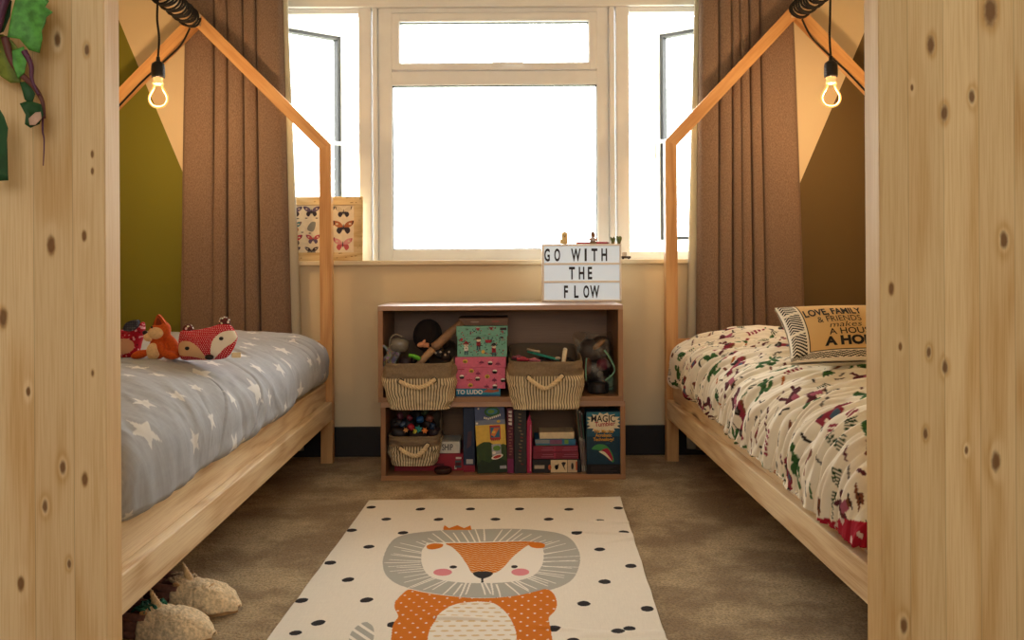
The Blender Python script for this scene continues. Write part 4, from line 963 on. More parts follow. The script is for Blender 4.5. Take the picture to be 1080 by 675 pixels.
for i, s_ in enumerate(('The Magical', 'Acrobatic', 'Technology!')): m_.text(s_, lambda x, y, i=i: fn(.5 + x / W, .66 - i * .065 + y / Hh, .0014), W * .135, 5, .9, 'CENTER', .02)
m_.flat(smooth2([(.15, .40), (.30, .47), (.55, .46), (.72, .36), (.80, .22), (.74, .19), (.55, .33), (.35, .38)], 5), A_(.001), 8); m_.flat(smooth2([(.40, .36), (.60, .41), (.72, .32), (.77, .22), (.66, .22), (.56, .30)], 5), A_(.0014), 4); m_.flat(smooth2([(.36, .36), (.52, .30), (.68, .23), (.74, .20), (.62, .30), (.50, .36)], 5), A_(.0018), 1); m_.flat(circle(.62, .49, .08, .015), A_(.001), 7)
for i in range(5): m_.text('with easy hidden tricks for everyone', lambda x, y, i=i: fn(.5 + x / W, .125 - i * .024 + y / Hh, .0012), W * .055, 9, .9, 'CENTER', .0) if False else m_.flat(rect(.12, .118 - i * .024, .88 - .1 * (i % 3), .124 - i * .024), A_(.0012), 9)
finish('magic_game', 'tall dark blue magic game box with burst and yellow lettering', 'game box', m_, [C('#12384a', .3), C('#e0d3b0', .3), C('#1a1517', .3), C('#ece4d4', .3), C('#a3203a', .3), C('#e3a32a', .3), C('#2a6f80', .3), C('#1b4f63', .3), C('#3f8a4a', .3), C('#4d4648', .3)], lo, hi)
m_ = MB(); m_.box((lo.x + .004, lo.y + .004, hi.z + .0002), (hi.x - .004, hi.y - .004, hi.z + .006), 0, .001)

# ------------------------------------------------------------------ things in the baskets
def toy(name, label, cat, mb, mats, loc, group=None): return solo(name, mb, mats, label, cat, loc, group)
def PP(px, py, Y): return Vector((gx(px, Y), Y, gz(py, Y)))
# basket with the black brush
p = PP(450.5, 353, 3.40); r = thing('round_brush', 'round black brush head rising from the upper left basket', 'brush', (p.x, 3.40, FL1 + .03)); r.location.z = .36
INV[r.name] = Matrix.Translation(r.location).inverted()
m_ = MB(); m_.ell(p, (.053, .035, .060), rot=(0, .2, 0)); o = part('bristles', m_, plain('#241c19', .95, .3, 500, .9), r, True)
m_ = MB(); m_.tube([p + Vector((-.005, 0, -.05)), p + Vector((-.02, 0, -.16))], [.012, .009], 12); part('handle', m_, plain('#3a2c26', .4), r, True)
WOODT = plain('#8c6a4c', .6, .15, 60)
a, b, c_ = PP(437, 388, 3.30), PP(456, 367.5, 3.31), PP(487, 339, 3.33)
m_ = MB(); m_.tube([a, a.lerp(b, .5), b], [.0105, .0125, .013], 14); r = thing('toy_flute', 'brown jointed wooden tube toy sticking out of the upper left basket', 'toy', tuple(a))
part('lower_tube', m_, plain('#a98663', .6, .12, 60), r, True); m_ = MB(); m_.tube([b + Vector((-.004, 0, .006)), b.lerp(c_, .1), b.lerp(c_, .6), c_ + Vector((0, 0, -.002))], [.013, .0165, .0155, .0125], 14); part('upper_tube', m_, WOODT, r, True)
p = PP(444, 363, 3.31); m_ = MB(); m_.ell(p, (.016, .012, .010), rot=(0, -.2, 0)); m_.ell(p + Vector((.008, -.004, .008)), (.006, .006, .011), rot=(0, .5, 0)); m_.ell(p + Vector((.013, -.003, -.002)), (.010, .007, .006))
for k in range(4): m_.tube(smooth_path([p + Vector((.008, -.004, .004 - k * .004)), p + Vector((.020, -.008, .005 - k * .004)), p + Vector((.026, -.004, .003 - k * .004))], 4), .0024, 6)
toy('doll_hand', 'small peach doll hand between the brush and the wooden tube', 'toy', m_, plain('#c98a62', .6, .08), tuple(p))
p = PP(420.5, 363, 3.34); r = thing('toy_goggles', 'grey clear toy goggles lying in the upper left basket', 'toy', tuple(p - Vector((0, 0, .04))))
CLR = plain('#7c7466', .15, .15, 40, name='smoky_plastic'); m_ = MB(); m_.ell(p, (.036, .026, .027), rot=(0, .15, 0), p=.8); part('lens', m_, CLR, r, True)
m_ = MB(); m_.tube(smooth_path([p + Vector((-.034, -.01, -.012)), p + Vector((-.030, -.012, .022)), p + Vector((-.012, -.014, .038)), p + Vector((.012, -.014, .030))], 6), .0032, 8); part('strap', m_, plain('#8f8672', .5), r, True)
q = PP(412, 373, 3.32); m_ = MB(); Pg = []
for i in range(14):
    row = []
    for j in range(18): u, v = i / 13 - .5, j / 17 - .5; row.append((q.x + u * .045 + .01 * math.sin(v * 7), q.y + .05 * u + .012 * math.sin(u * 9 + v * 6), q.z + v * .085 - .012 + .006 * math.sin(u * 11)))
    Pg.append(row)
m_.grid(Pg); t = NT('patterned_cloth'); vv = t.n('ShaderNodeTexVoronoi', {'Vector': t.obj(), 'Scale': 110.0}, out=1); t.set(col=t.mix(.75, vv, lin('#8d8574')), rough=.9); o = toy('patterned_cloth', 'crumpled grey patterned cloth at the left edge of the upper left basket', 'cloth', m_, t.mat, tuple(q)); sd = o.modifiers.new('thick', 'SOLIDIFY'); sd.thickness = .003
p = PP(436, 376, 3.295); m_ = MB(); m_.tube(smooth_path([p + Vector((-.018, 0, .006)), p + Vector((0, -.004, .003)), p + Vector((.022, 0, -.008))], 5), [.004] * 5 + [.005] * 5 + [.003], 8, flat=1.6); toy('green_toy_strip', 'bright green plastic toy strip in the upper left basket', 'toy', m_, plain('#5fae2c', .35), tuple(p))
dark = ['#2a211d', '#33261f', '#3a2a2a', '#27282c', '#402a20']
for k, (px, py, Y, rr_) in enumerate(((462, 372, 3.36, .026), (470, 376, 3.33, .02), (428, 382, 3.36, .03), (444, 384, 3.40, .035), (468, 362, 3.42, .025))):
    p = PP(px, py, Y); m_ = MB(); m_.ell(p, (rr_, rr_ * .8, rr_ * .7), rot=(.3 * k, .4, .7 * k), p=.7); m_.ell(p + Vector((.4 * rr_, -.3 * rr_, .5 * rr_)), (rr_ * .4, rr_ * .4, rr_ * .4)); toy('dark_toy', 'small dark plastic toy filling the upper left basket', 'toy', m_, plain(dark[k], .5), tuple(p), 'dark toys in the upper left basket')
for k, (px, py) in enumerate(((459, 372), (464, 371), (469, 374), (473, 371))):
    p = PP(px, py, 3.30); m_ = MB(); m_.ell(p, (.004, .004, .0035)); m_.ell(p + Vector((0, -.003, .003)), (.002, .002, .002)); toy('pale_bead', 'tiny pale bead among the dark toys in the upper left basket', 'bead', m_, plain('#b9a58e', .4), tuple(p), 'pale beads in the upper left basket')
# basket on the right of the gift boxes
p0, p1 = PP(556, 371, 3.34), PP(589, 380, 3.29); m_ = MB(); m_.tube([p0, p0.lerp(p1, .3), p0.lerp(p1, .8), p1], [.006, .008, .009, .006], 10, flat=.6); r = thing('toy_comb', 'teal toy comb lying across the upper right basket', 'toy', tuple(p0)); part('handle', m_, plain('#2f8f7c', .4), r, True)
m_ = MB(); m_.tube([p0 + Vector((-.002, .004, .008)), p0.lerp(p1, .4) + Vector((0, .004, .010))], .004, 8); part('pale_edge', m_, plain('#c9b59a', .5), r, True); m_ = MB(); m_.ell(p1 + Vector((-.004, 0, .006)), (.010, .006, .006)); part('end_knob', m_, plain('#c9b59a', .5), r, True)
a, b = PP(593.5, 383, 3.29), PP(595.5, 369, 3.29); r = thing('felt_pen', 'cream pen standing upright in the upper right basket', 'pen', tuple(a)); m_ = MB(); m_.tube([a - Vector((0, 0, .06)), a, b], [.0075, .0075, .0078], 14); part('barrel', m_, plain('#e2d2b0', .4), r, True); m_ = MB(); m_.tube([b, b + Vector((.0005, 0, .004)), b + Vector((.001, 0, .006))], [.0078, .0065, .003], 14); part('cap', m_, plain('#efe6d2', .4), r, True)
for k, (xx_, yy_, c1_, lab) in enumerate(((551, 379.5, '#b23a4a', 'red'), (563, 380.5, '#c4707a', 'pink'), (546, 377.5, '#8a4a5a', 'plum'))):
    p = PP(xx_, yy_, 3.29 + .015 * k); m_ = MB(); m_.tube([p + Vector((-.022, 0, -.001)), p + Vector((0, .004, .003)), p + Vector((.022, .002, -.002))], [.003, .006, .003], 8, flat=1.4); m_.ell(p + Vector((-.016, -.002, .003)), (.007, .005, .005)); toy('toy_piece', lab + ' plastic toy piece lying in the upper right basket', 'toy', m_, plain(c1_, .4), tuple(p), 'toy pieces in the upper right basket')
for k, (px, py, Y, rr_, c1_) in enumerate(((575, 384, 3.36, .035, '#3b2c2a'), (555, 384, 3.38, .035, '#4a3430'), (600, 384, 3.36, .03, '#33302c'), (585, 380, 3.40, .022, '#7d6a58'))):
    p = PP(px, py, Y); m_ = MB(); m_.ell(p, (rr_, rr_ * .8, rr_ * .6), rot=(.3 * k, .3, .5 * k), p=.7); m_.ell(p + Vector((-.4 * rr_, -.3 * rr_, .4 * rr_)), (rr_ * .4, rr_ * .4, rr_ * .3)); toy('dark_toy', 'dim dark toy deep in the upper right basket', 'toy', m_, plain(c1_, .5), tuple(p), 'dark toys in the upper right basket')
# small lower basket
for k, (px, py, Y, s_, c1_, lab, shp) in enumerate(((447, 453.5, 3.30, .012, '#e0813a', 'orange star-shaped toy piece', 's'), (440.5, 452, 3.31, .015, '#2f8f86', 'teal star-shaped toy piece', 's'), (432.5, 450, 3.32, .013, '#b12a35', 'red rounded toy piece', 'e'), (427, 453, 3.30, .010, '#c98a4e', 'tan star-shaped toy piece', 's'), (436.5, 454.5, 3.29, .008, '#b8b03a', 'yellow-green toy piece', 'e'), (424, 447, 3.33, .012, '#3a4a5e', 'slate blue toy piece', 'e'), (442, 442, 3.36, .014, '#2f5a86', 'blue toy piece', 'e'), (452, 441, 3.36, .014, '#7d4a3a', 'brown toy piece', 'e'), (431, 440, 3.38, .012, '#7a2634', 'maroon toy piece', 'e'), (421, 438, 3.38, .014, '#5a2a36', 'plum toy piece', 'e'), (455, 449, 3.33, .012, '#2a3a52', 'navy toy piece', 'e'), (447, 434, 3.42, .014, '#4a5a3a', 'olive toy piece', 'e'))):
    p = PP(px, py, Y); m_ = MB()
    if shp == 's': m_.prism(star(0, 0, s_, .4 * k, 6, .55), lambda x, z_, d: (p.x + x, p.y + d, p.z + z_), -.005, .005)
    else: m_.ell(p, (s_, s_ * .8, s_ * .8), rot=(.4 * k, .5 * k, 0), p=.7)
    m_.ell(p + Vector((0, -.004, 0)), (s_ * .45, s_ * .4, s_ * .45)); toy('toy_piece', lab + ' in the small lower basket', 'toy', m_, plain(c1_, .4), tuple(p), 'toy pieces in the small lower basket')
for k, (px, py, Y, rr_) in enumerate(((420, 456, 3.34, .03), (440, 458, 3.36, .035), (458, 456, 3.36, .03), (430, 448, 3.42, .035), (450, 447, 3.44, .035), (438, 438, 3.46, .03), (418, 446, 3.42, .026))):
    p = PP(px, py, Y); m_ = MB(); m_.ell(p, (rr_, rr_ * .8, rr_ * .7), rot=(.3 * k, .3, .5 * k), p=.75); m_.ell(p + Vector((-.4 * rr_, -.3 * rr_, .4 * rr_)), (rr_ * .4, rr_ * .4, rr_ * .3)); toy('dark_toy', 'dark toy packed in the small lower basket', 'toy', m_, plain(dark[k % 5], .5), tuple(p), 'dark toys in the small lower basket')
# clear bag of toys at the right
t = NT('clear_plastic'); nz = t.noise(t.obj(), 22, 4); t.set(col=t.mix(nz, lin('#b9b3a2'), lin('#e2ddcf')), rough=.12); t.bump(nz, .8, .01)
tr = t.n('ShaderNodeBsdfTransparent', {'Color': (.92, .92, .88)}); mx = t.t.nodes.new('ShaderNodeMixShader'); t.put(mx.inputs[0], t.m('MULTIPLY', t.ss(nz, .45, .7), .35)); t.t.links.new(tr, mx.inputs[1]); t.t.links.new(t.b.outputs[0], mx.inputs[2]); t.t.links.new(mx.outputs[0], t.t.nodes['Material Output'].inputs[0]); PLAST = t.mat
Yg = 3.42; c0 = PP(627, 386, Yg); r = thing('toy_bag', 'clear plastic bag of dark toys with a mint strap in the upper shelf corner', 'bag', (c0.x, Yg, FL1))
ol = [PP(*q, Yg) for q in ((604, 352), (618, 350.5), (634, 352.5), (645, 351), (646, 372), (649, 392), (647, 408), (632, 410), (616, 408), (609, 395), (606, 372))]
xz, dep, c = inflate(smooth2([(q.x, q.z) for q in ol], 6), .07, 20, 140, .6)
dep = dep + .010 * fbm(xz[..., 0] * 40, xz[..., 1] * 40, 5, 3); P = np.stack([xz[..., 0], Yg + dep, np.maximum(xz[..., 1], FL1 + .001)], -1); grid_obj('plastic_bag', P, PLAST, None, r, cv=True, world=True)
def blob(nm, px, py, dy, rx_, rz_, ry_, c1_, rot=(0, 0, 0), lab=None):
    p = PP(px, py, Yg); m_ = MB(); k = Yg / F; m_.ell((p.x, Yg + dy, p.z), (rx_ * k, ry_ * k, rz_ * k), rot=rot, p=.85); part(nm, m_, plain(c1_, .5, .15, 50), r, True, label=lab)
blob('toy_filling', 622, 372, .01, 13, 14, 10, '#4a3b33'); blob('toy_filling', 634, 366, .01, 10, 11, 9, '#5a4536'); blob('toy_filling', 628, 392, 0, 14, 14, 11, '#2b2320'); blob('maroon_ball', 634, 384, -.03, 6.5, 6.5, 6, '#6d2233'); blob('grey_ball', 631, 394, -.045, 3.4, 3.4, 3, '#6f6a64'); blob('brown_toy', 618, 386, -.03, 4.5, 9, 5, '#6b4130'); blob('tan_toy', 630, 363, -.035, 8, 3, 3.5, '#a3784e', (0, -.7, 0))
m_ = MB(); q = PP(629, 410, Yg); m_.lathe([(.012, 0), (.034, 0), (.036, .01), (.036, .03), (.033, .038), (.004, .04)], 26, 0, Matrix.Translation((q.x, Yg - .045, FL1 + .0005)))
for i in range(22): a = 2 * pi * i / 22; m_.box((-.002, -.0375, .006), (.002, -.0345, .032), 0, 0, Matrix.Translation((q.x, Yg - .045, FL1 + .0005)) @ Matrix.Rotation(a, 4, 'Z'))
part('ribbed_base', m_, plain('#2a2624', .5), r, True, label='dark ribbed toy base')
m_ = MB(); m_.tube(smooth_path([PP(637, 370, 3.345), PP(642, 377, 3.34), PP(647.5, 389, 3.34), PP(645, 396, 3.34), PP(637.5, 402, 3.34)], 6), .0095, 8, flat=.35); part('mint_strap', m_, plain('#7fae8e', .6), r, True, label='mint green strap')
m_ = MB(); m_.box(PP(641.5, 412, 3.46) + Vector((-.012, 0, 0)), PP(648.5, 396, 3.46) + Vector((0, .01, 0)), 0, .002); part('mint_card', m_, plain('#8fb89c', .6), r, True)
m_ = MB(); m_.tube(smooth_path([PP(618, 378, 3.35), PP(617, 390, 3.345), PP(617.5, 402, 3.35)], 6), .003, 6); part('mint_cord', m_, plain('#7fae8e', .6), r, True)
# ================================================================== LIGHTBOX
YL = 3.535; x0, x1 = gx(571.8, YL), gx(655.5, YL); zb, zt = ZT_ + .0005, ZT_ + .0005 + .2195; WL, HL_ = x1 - x0, zt - zb
r = thing('lightbox_sign', 'white letter lightbox reading GO WITH THE FLOW on the shelf top', 'sign', ((x0 + x1) / 2, YL + .025, zb))
WH = plain('#f0ebe1', .45, .03, 30); m_ = MB(); e = .0075
m_.box((x0, YL + .006, zb), (x1, YL + .05, zt), 0, .003)
for q in ((x0, zb, x1, zb + e), (x0, zt - e, x1, zt), (x0, zb, x0 + e, zt), (x1 - e, zb, x1, zt)): m_.box((q[0], YL, q[1]), (q[2], YL + .012, q[3]), 0, .002)
part('case', m_, WH, r, True)
t = NT('lit_acrylic'); nz = t.noise(t.obj(), 8, 2); t.set(col=lin('#c3c9c9'), rough=.3, ecol=t.mix(nz, (.74, .90, 1.0), (.80, .93, 1.0)), estr=.40); ACR = t.mat
rows = 3; ih = (HL_ - 2 * e) / 3
for k in range(3):
    za = zb + e + k * ih; m_ = MB(); m_.box((x0 + e, YL + .004, za), (x1 - e, YL + .008, za + ih), 0); part('panel', m_, ACR, r, True)
m_ = MB()
for k in (1, 2):
    za = zb + e + k * ih; m_.box((x0 + e, YL - .001, za - .004), (x1 - e, YL + .007, za + .004), 0, .001)
part('letter_rail', m_, WH, r, True)
INKL = plain('#26211f', .5, .1, 60)
for s_, px0, py0, py1, dx in (('GO WITH', (574, 584.5, 0, 602.8, 616, 624, 634), 262, 275.2, 0), ('THE', (600.2, 610, 619.5), 281.3, 294.4, 0), ('FLOW', (594.3, 605, 615, 622.5), 301, 314, 0)):
    h = (py1 - py0) / F * YL; zz_ = gz(py1, YL) - .001
    for ch, px in zip(s_, px0):
        if ch == ' ': continue
        m_ = MB(); sx_ = {'W': .50, 'O': .44, 'G': .47, 'I': .8, 'H': .52}.get(ch, .56)
        m_.text(ch, lambda x, y: (gx(px, YL) + x, YL + .0028, zz_ + y), h / .73, 0, sx_, 'LEFT', .028)
        lo_ = part('letter', m_, INKL, r, True); sd = lo_.modifiers.new('thick', 'SOLIDIFY'); sd.thickness = .0008
# ------------------------------------------------------------------ little figures on the lightbox
zt2 = zt + .0003; k = (YL + .025) / F; Yg = YL + .025
def fig(px, py0): return gx(px, Yg)
CRM2 = plain('#dfc48c', .7, .1, 90); BRN2 = plain('#6d4428', .6, .1, 90); GRN = plain('#5f6b3c', .7, .15, 90); RED = plain('#a8404a', .45, .06, 60)
xx_ = gx(595.7, Yg); r = thing('owl_figurine', 'small cream owl figurine on the lightbox left of the pencil', 'figurine', (xx_, Yg, zt2))
m_ = MB(); m_.lathe([(.006, 0), (.0118, .001), (.0125, .016), (.0118, .026), (.0128, .036), (.0110, .043), (.0065, .0465), (.001, .047)], 24, 0, Matrix.Translation((xx_, Yg, zt2))); m_.ell((xx_ - .014, Yg, zt2 + .010), (.005, .006, .010)); part('body', m_, CRM2, r, True)
for d in (-.005, .004): part('eye', MB().ell((xx_ + d, Yg - .0118, zt2 + .034), (.0014, .0012, .0014)), DK, r, True)
part('beak', MB().ell((xx_ - .0005, Yg - .0125, zt2 + .029), (.0016, .002, .0026)), BRN2, r, True)
xa, xb = gx(608, Yg), gx(643.5, Yg); r = thing('pencil', 'red pencil lying on the lightbox behind the toy figure', 'pencil', (xa, Yg + .014, zt2)); zc = zt2 + .0042
part('barrel', MB().tube([(xa + .005, Yg + .014, zc), (xb - .010, Yg + .014, zc)], .0046, 8), RED, r, True)
part('tip', MB().tube([(xb - .010, Yg + .014, zc), (xb, Yg + .014, zc)], [.0046, .0006], 8), plain('#7d3a34', .6), r, True); part('eraser', MB().tube([(xa, Yg + .014, zc), (xa + .005, Yg + .014, zc)], .0047, 8), plain('#d9a890', .7), r, True)
xx_ = gx(625.5, Yg - .005); r = thing('toy_figure', 'tiny seated toy figure with a brown hat on the lightbox', 'figurine', (xx_, Yg - .008, zt2)); Yq = Yg - .008
m_ = MB(); m_.box((xx_ - .012, Yq - .010, zt2), (xx_ + .012, Yq + .008, zt2 + .010), 0, .002); part('base', m_, plain('#7a6a55', .7), r, True)
part('body', MB().lathe([(.004, 0), (.0115, .001), (.0105, .010), (.0065, .017), (.003, .018)], 16, 0, Matrix.Translation((xx_, Yq, zt2 + .0095))), plain('#b9b2bb', .5), r, True)
m_ = MB(); [m_.ell((xx_ + s_ * .0105, Yq - .003, zt2 + .017), (.0035, .004, .0075), rot=(0, s_ * .4, 0)) for s_ in (-1, 1)]; part('arms', m_, plain('#c07a4a', .6), r, True)
part('head', MB().ell((xx_, Yq, zt2 + .032), (.0082, .0075, .0078)), plain('#8a5636', .6), r, True); part('hat', MB().lathe([(.0120, 0), (.0120, .0015), (.0068, .003), (.0064, .010), (.001, .0125)], 16, 0, Matrix.Translation((xx_, Yq, zt2 + .0365))), BRN2, r, True)
def plantlet(px, lab, n, hh, dz=0):
    xx_ = gx(px, Yg); r = thing('toy_cactus', lab, 'figurine', (xx_, Yg, zt2)); part('pot', MB().lathe([(.004, 0), (.006, .0005), (.0068, .007), (.005, .0075)], 14, 0, Matrix.Translation((xx_, Yg, zt2))), plain('#8a6a4a', .8), r, True); m_ = MB()
    for i in range(n): a = 2 * pi * i / n; m_.ell((xx_ + .0045 * math.cos(a), Yg + .0045 * math.sin(a), zt2 + .012 + .004 * (i % 2)), (.0042, .0042, hh), rot=(.3 * math.sin(a), .35 * math.cos(a), 0), nu=10, nv=8)
    part('leaves', m_, GRN, r, True)
plantlet(646.5, 'tiny green toy plant on the lightbox nearest the pencil tip', 6, .012); plantlet(653.0, 'tiny bushy toy plant at the right end of the lightbox', 9, .015)
ysl = 3.73; xx_ = gx(660, ysl); zs = .7812; r = thing('toy_car', 'tiny dark toy car with a pale top on the window sill right of the lightbox', 'figurine', (xx_, ysl, zs))
m_ = MB(); m_.box((xx_ - .018, ysl - .008, zs + .003), (xx_ + .020, ysl + .008, zs + .012), 0, .002); part('body', m_, plain('#4a3f36', .5), r, True); m_ = MB(); m_.box((xx_ - .014, ysl - .007, zs + .0118), (xx_ + .004, ysl + .007, zs + .028), 0, .003); part('cab', m_, plain('#b9a999', .5), r, True)
for d in (-.011, .012):
    for e2 in (-.009, .009): part('wheel', MB().tube([(xx_ + d, ysl + e2 - .0015, zs + .004), (xx_ + d, ysl + e2 + .0015, zs + .004)], .004, 12), DK, r, True)

# ================================================================== BUTTERFLY BOARD ON THE SILL
Yb = 3.725; bx0, bx1 = gx(298, Yb), gx(382, Yb); bz0, bz1 = .7815, gz(206, Yb + .02); Wb, Hb = bx1 - bx0, bz1 - bz0
r = thing('picture_board', 'butterfly chart in a pale worn wooden frame on the window sill', 'picture', ((bx0 + bx1) / 2, Yb, bz0), rot=(math.radians(-5), 0, 0))
bf = lambda u, v, d: (u * Wb - Wb / 2, d, v * Hb); t_ = 9.2 / 84; tv_ = 8.8 / 68
OLD = wood('worn_frame_wood', '#e2cb9c', '#bf9a64', 0, pax=2, ring=.9, auto=5.0, rough=.7, knotcol='#7a5a34')
m_ = MB()
for q in ((0, 0, 1, tv_), (0, 1 - tv_, 1, 1), (0, tv_, t_, 1 - tv_), (1 - t_, tv_, 1, 1 - tv_)): a, b = bf(q[0], q[1], 0), bf(q[2], q[3], .016); m_.box(a, b, 0, .0015)
part('frame', m_, OLD, r)
rr = random.Random(8); m_ = MB()
for _ in range(30):
    s_ = rr.choice([0, 1]); u = rr.random(); v = rr.choice([rr.uniform(.02, tv_ - .02), 1 - rr.uniform(.02, tv_ - .02)]) if s_ else rr.random()
    if not s_: u = rr.choice([rr.uniform(.02, t_ - .02), 1 - rr.uniform(.02, t_ - .02)])
    L_ = rr.uniform(.01, .05); m_.flat([(u, v), (u + (L_ if s_ else .006), v + .006), (u + (L_ * .8 if s_ else .008), v + (.014 if s_ else L_)), (u + .002, v + .012)], lambda a, b: (a * Wb - Wb / 2, -.0006, b * Hb))
part('paint_wear', m_, plain('#8a6638', .8, .2, 90), r)
m_ = MB(); m_.box(bf(t_, tv_, .009), bf(1 - t_, 1 - tv_, .013), 0)
pm = [plain(q, .8, .05, 60) for q in ('#e9dcc4', '#6a5a78', '#3b3440', '#3f7f8c', '#c05a62', '#d99a9c', '#8d8d86', '#b06a44', '#d8c9ae', '#c23f52')]
def bfly(u, v, s_, k1, k2=2, kind=0):
    f = lambda d: (lambda a, b: ((u * Wb - Wb / 2) + a * s_, .009 - d, v * Hb + b * s_))
    for sg in (-1, 1):
        m_.flat([(sg * x, y) for x, y in smooth2([(.04, .05), (.35, .50), (.95, .62), (.85, .25), (.45, -.02)], 4)], f(.0004), k1)
        m_.flat([(sg * x, y) for x, y in smooth2([(.04, 0), (.5, -.02), (.62, -.35), (.35, -.60), (.10, -.25)], 4)], f(.0004), k2 if kind else k1)
        m_.flat([(sg * x, y) for x, y in circle(.6, .32, .13, .09, 8)], f(.0007), 8); m_.flat([(sg * x, y) for x, y in circle(.38, -.28, .09, .09, 8)], f(.0007), k2)
        m_.flat([(sg * x, y) for x, y in ((.84, .60), (.95, .62), (.85, .25), (.78, .28))], f(.0007), k2)
    m_.flat(circle(0, 0, .05, .32, 8), f(.0010), 2)
U_ = lambda px: (px - 298) / 84; V_ = lambda py: (274 - py) / 68
for px, py, s_, k1, k2 in ((309, 221.5, .033, 1, 2), (327.5, 221.5, .034, 1, 2), (308, 238, .036, 3, 7), (309, 252, .036, 9, 2), (329.5, 251, .030, 4, 1), (309, 263.5, .028, 1, 2), (328, 263.5, .028, 2, 6), (345, 221, .03, 6, 2), (345, 238, .03, 7, 2), (345, 254, .03, 5, 2), (361.5, 222, .036, 8, 2), (361.5, 238.5, .044, 7, 2), (361, 256.5, .040, 5, 4)): bfly(U_(px), V_(py), s_, k1, k2, 1)
m_.flat(smooth2([(U_(q), V_(w_)) for q, w_ in ((323, 240), (327, 233), (332, 233), (331, 240), (328, 243))], 4), lambda a, b: (a * Wb - Wb / 2, .0085, b * Hb), 6)
for px, py in ((306, 229), (313, 229), (322, 228.5), (333, 228.5), (318, 243.5), (326, 244.5)): m_.flat(circle(U_(px), V_(py), .018, .008, 8), lambda a, b: (a * Wb - Wb / 2, .0085, b * Hb), 2)
m_.flat(rect(U_(349.5), V_(268), U_(350.1), V_(212)), lambda a, b: (a * Wb - Wb / 2, .0086, b * Hb), 8)
part('print', m_, pm, r)

# ================================================================== RUG
tl_, tr_ = ground(389, 531), ground(655, 529); ex = (tr_ - tl_); RW = ex.length; ex.normalize(); ang = -.041
ex = Vector((math.cos(.034), math.sin(.034), 0)); ey = Vector((-.0455, -1, 0)).normalized(); RL = 1.24
def uv(px, py): d = ground(px, py, .008) - tl_; det = ex.x * ey.y - ex.y * ey.x; return ((d.x * ey.y - d.y * ey.x) / det, (ex.x * d.y - ex.y * d.x) / det)
cr_ = lambda x, y: uv(280 + x / 2.512, 520 + y / 2.512)
nu, nv = 560, 840; U, V = np.meshgrid(np.linspace(0, RW, nu), np.linspace(0, RL, nv), indexing='ij')
col = np.empty((nu, nv, 3)); col[:] = np.array(lin('#e4dccd')) * (.985 + .05 * fbm(U * 900, V * 60, 3, 2) + .04 * fbm(U * 60, V * 900, 4, 2))[..., None]
pc = {k: np.array(lin(v)) for k, v in dict(k='#2e2b2b', g='#a7a59b', w='#e6dfd2', o='#c9701c', pk='#d5848a', be='#d3b98e').items()}
def poly(ps, c_, sm=6): pp = [cr_(*q) for q in ps]; pp = smooth2(pp, sm) if sm else pp; m_ = in_poly(U, V, pp); col[m_] = pc[c_]; return m_
dots = [(280, 39), (411, 44), (543, 44), (673, 44), (804, 45), (935, 41), (320, 70), (458, 71), (609, 71), (750, 71), (885, 75), (228, 100), (364, 107), (824, 107), (949, 105), (274, 144), (886, 152), (171, 187), (968, 196), (220, 231), (900, 237), (96, 286), (268, 286), (844, 294), (1012, 309), (141, 346), (341, 352), (765, 361), (935, 369)]
for i, (x, y) in enumerate(dots):
    a, b = cr_(x, y); q = .3 * math.sin(i * 2.1); du, dv = U - a, V - b; du, dv = du * math.cos(q) + dv * math.sin(q), -du * math.sin(q) + dv * math.cos(q); col[(du / .0145) ** 2 + (dv / .0162) ** 2 < 1 + .2 * vnoise(U * 150, V * 150, i)] = pc['k']
for a, b in ((.06, 1.16), (.20, 1.20), (.62, 1.15), (.74, 1.08), (.05, .95 + .12)): col[(U - a) ** 2 + (V - b) ** 2 < .013 ** 2] = pc['k']
mane = poly([(575, 97), (700, 99), (790, 112), (828, 150), (830, 200), (805, 238), (735, 264), (640, 277), (575, 280), (500, 276), (415, 263), (345, 240), (313, 205), (315, 165), (350, 118), (450, 101)], 'g')
cu, cvv = cr_(575, 185)
ra = random.Random(4)
for i in range(62):
    a = 2 * pi * i / 62 + ra.uniform(-.05, .05); b = a + ra.uniform(-.05, .05); r0, r1 = ra.uniform(.0, .06), ra.uniform(.22, .32)
    k0, k1 = ra.uniform(.88, 1.02), ra.uniform(.90, 1.06); p0, p1 = np.array(cr_(575 + 166 * k0 * math.cos(a), 187 + 58 * k0 * math.sin(a))), np.array(cr_(575 + 254 * k1 * math.cos(b), 187 + 92 * k1 * math.sin(b)))
    d = p1 - p0; q = np.clip(((U - p0[0]) * d[0] + (V - p0[1]) * d[1]) / (d @ d), 0, 1); m_ = (U - p0[0] - q * d[0]) ** 2 + (V - p0[1] - q * d[1]) ** 2 < (.0016 + .0008 * (1 - q)) ** 2; col[m_ & mane] = pc['w']
poly([(440, 133), (575, 131), (715, 132), (736, 150), (733, 190), (712, 220), (660, 236), (575, 241), (495, 237), (440, 224), (415, 195), (414, 160), (425, 140)], 'w')
tri = poly([(478, 135), (540, 134), (610, 133), (712, 132), (690, 145), (655, 172), (625, 205), (600, 216), (552, 216), (535, 195), (515, 165), (495, 145)], 'o', 3)
zz = ((V + .0095 * np.abs(((U / .020) % 1) - .5) * 2) / .0165) % 1 < .22; e1 = np.array(cr_(575, 137)); col[tri & zz & (V > e1[1])] = pc['be']
poly([(428, 141), (445, 135), (470, 137), (466, 146), (445, 151), (430, 149)], 'o'); poly([(698, 136), (720, 133), (740, 138), (738, 147), (720, 149), (703, 145)], 'o')
poly([(552, 213), (576, 210), (602, 213), (598, 222), (576, 229), (556, 222)], 'k'); poly([(573, 226), (579, 226), (579, 240), (573, 240)], 'k', 0)
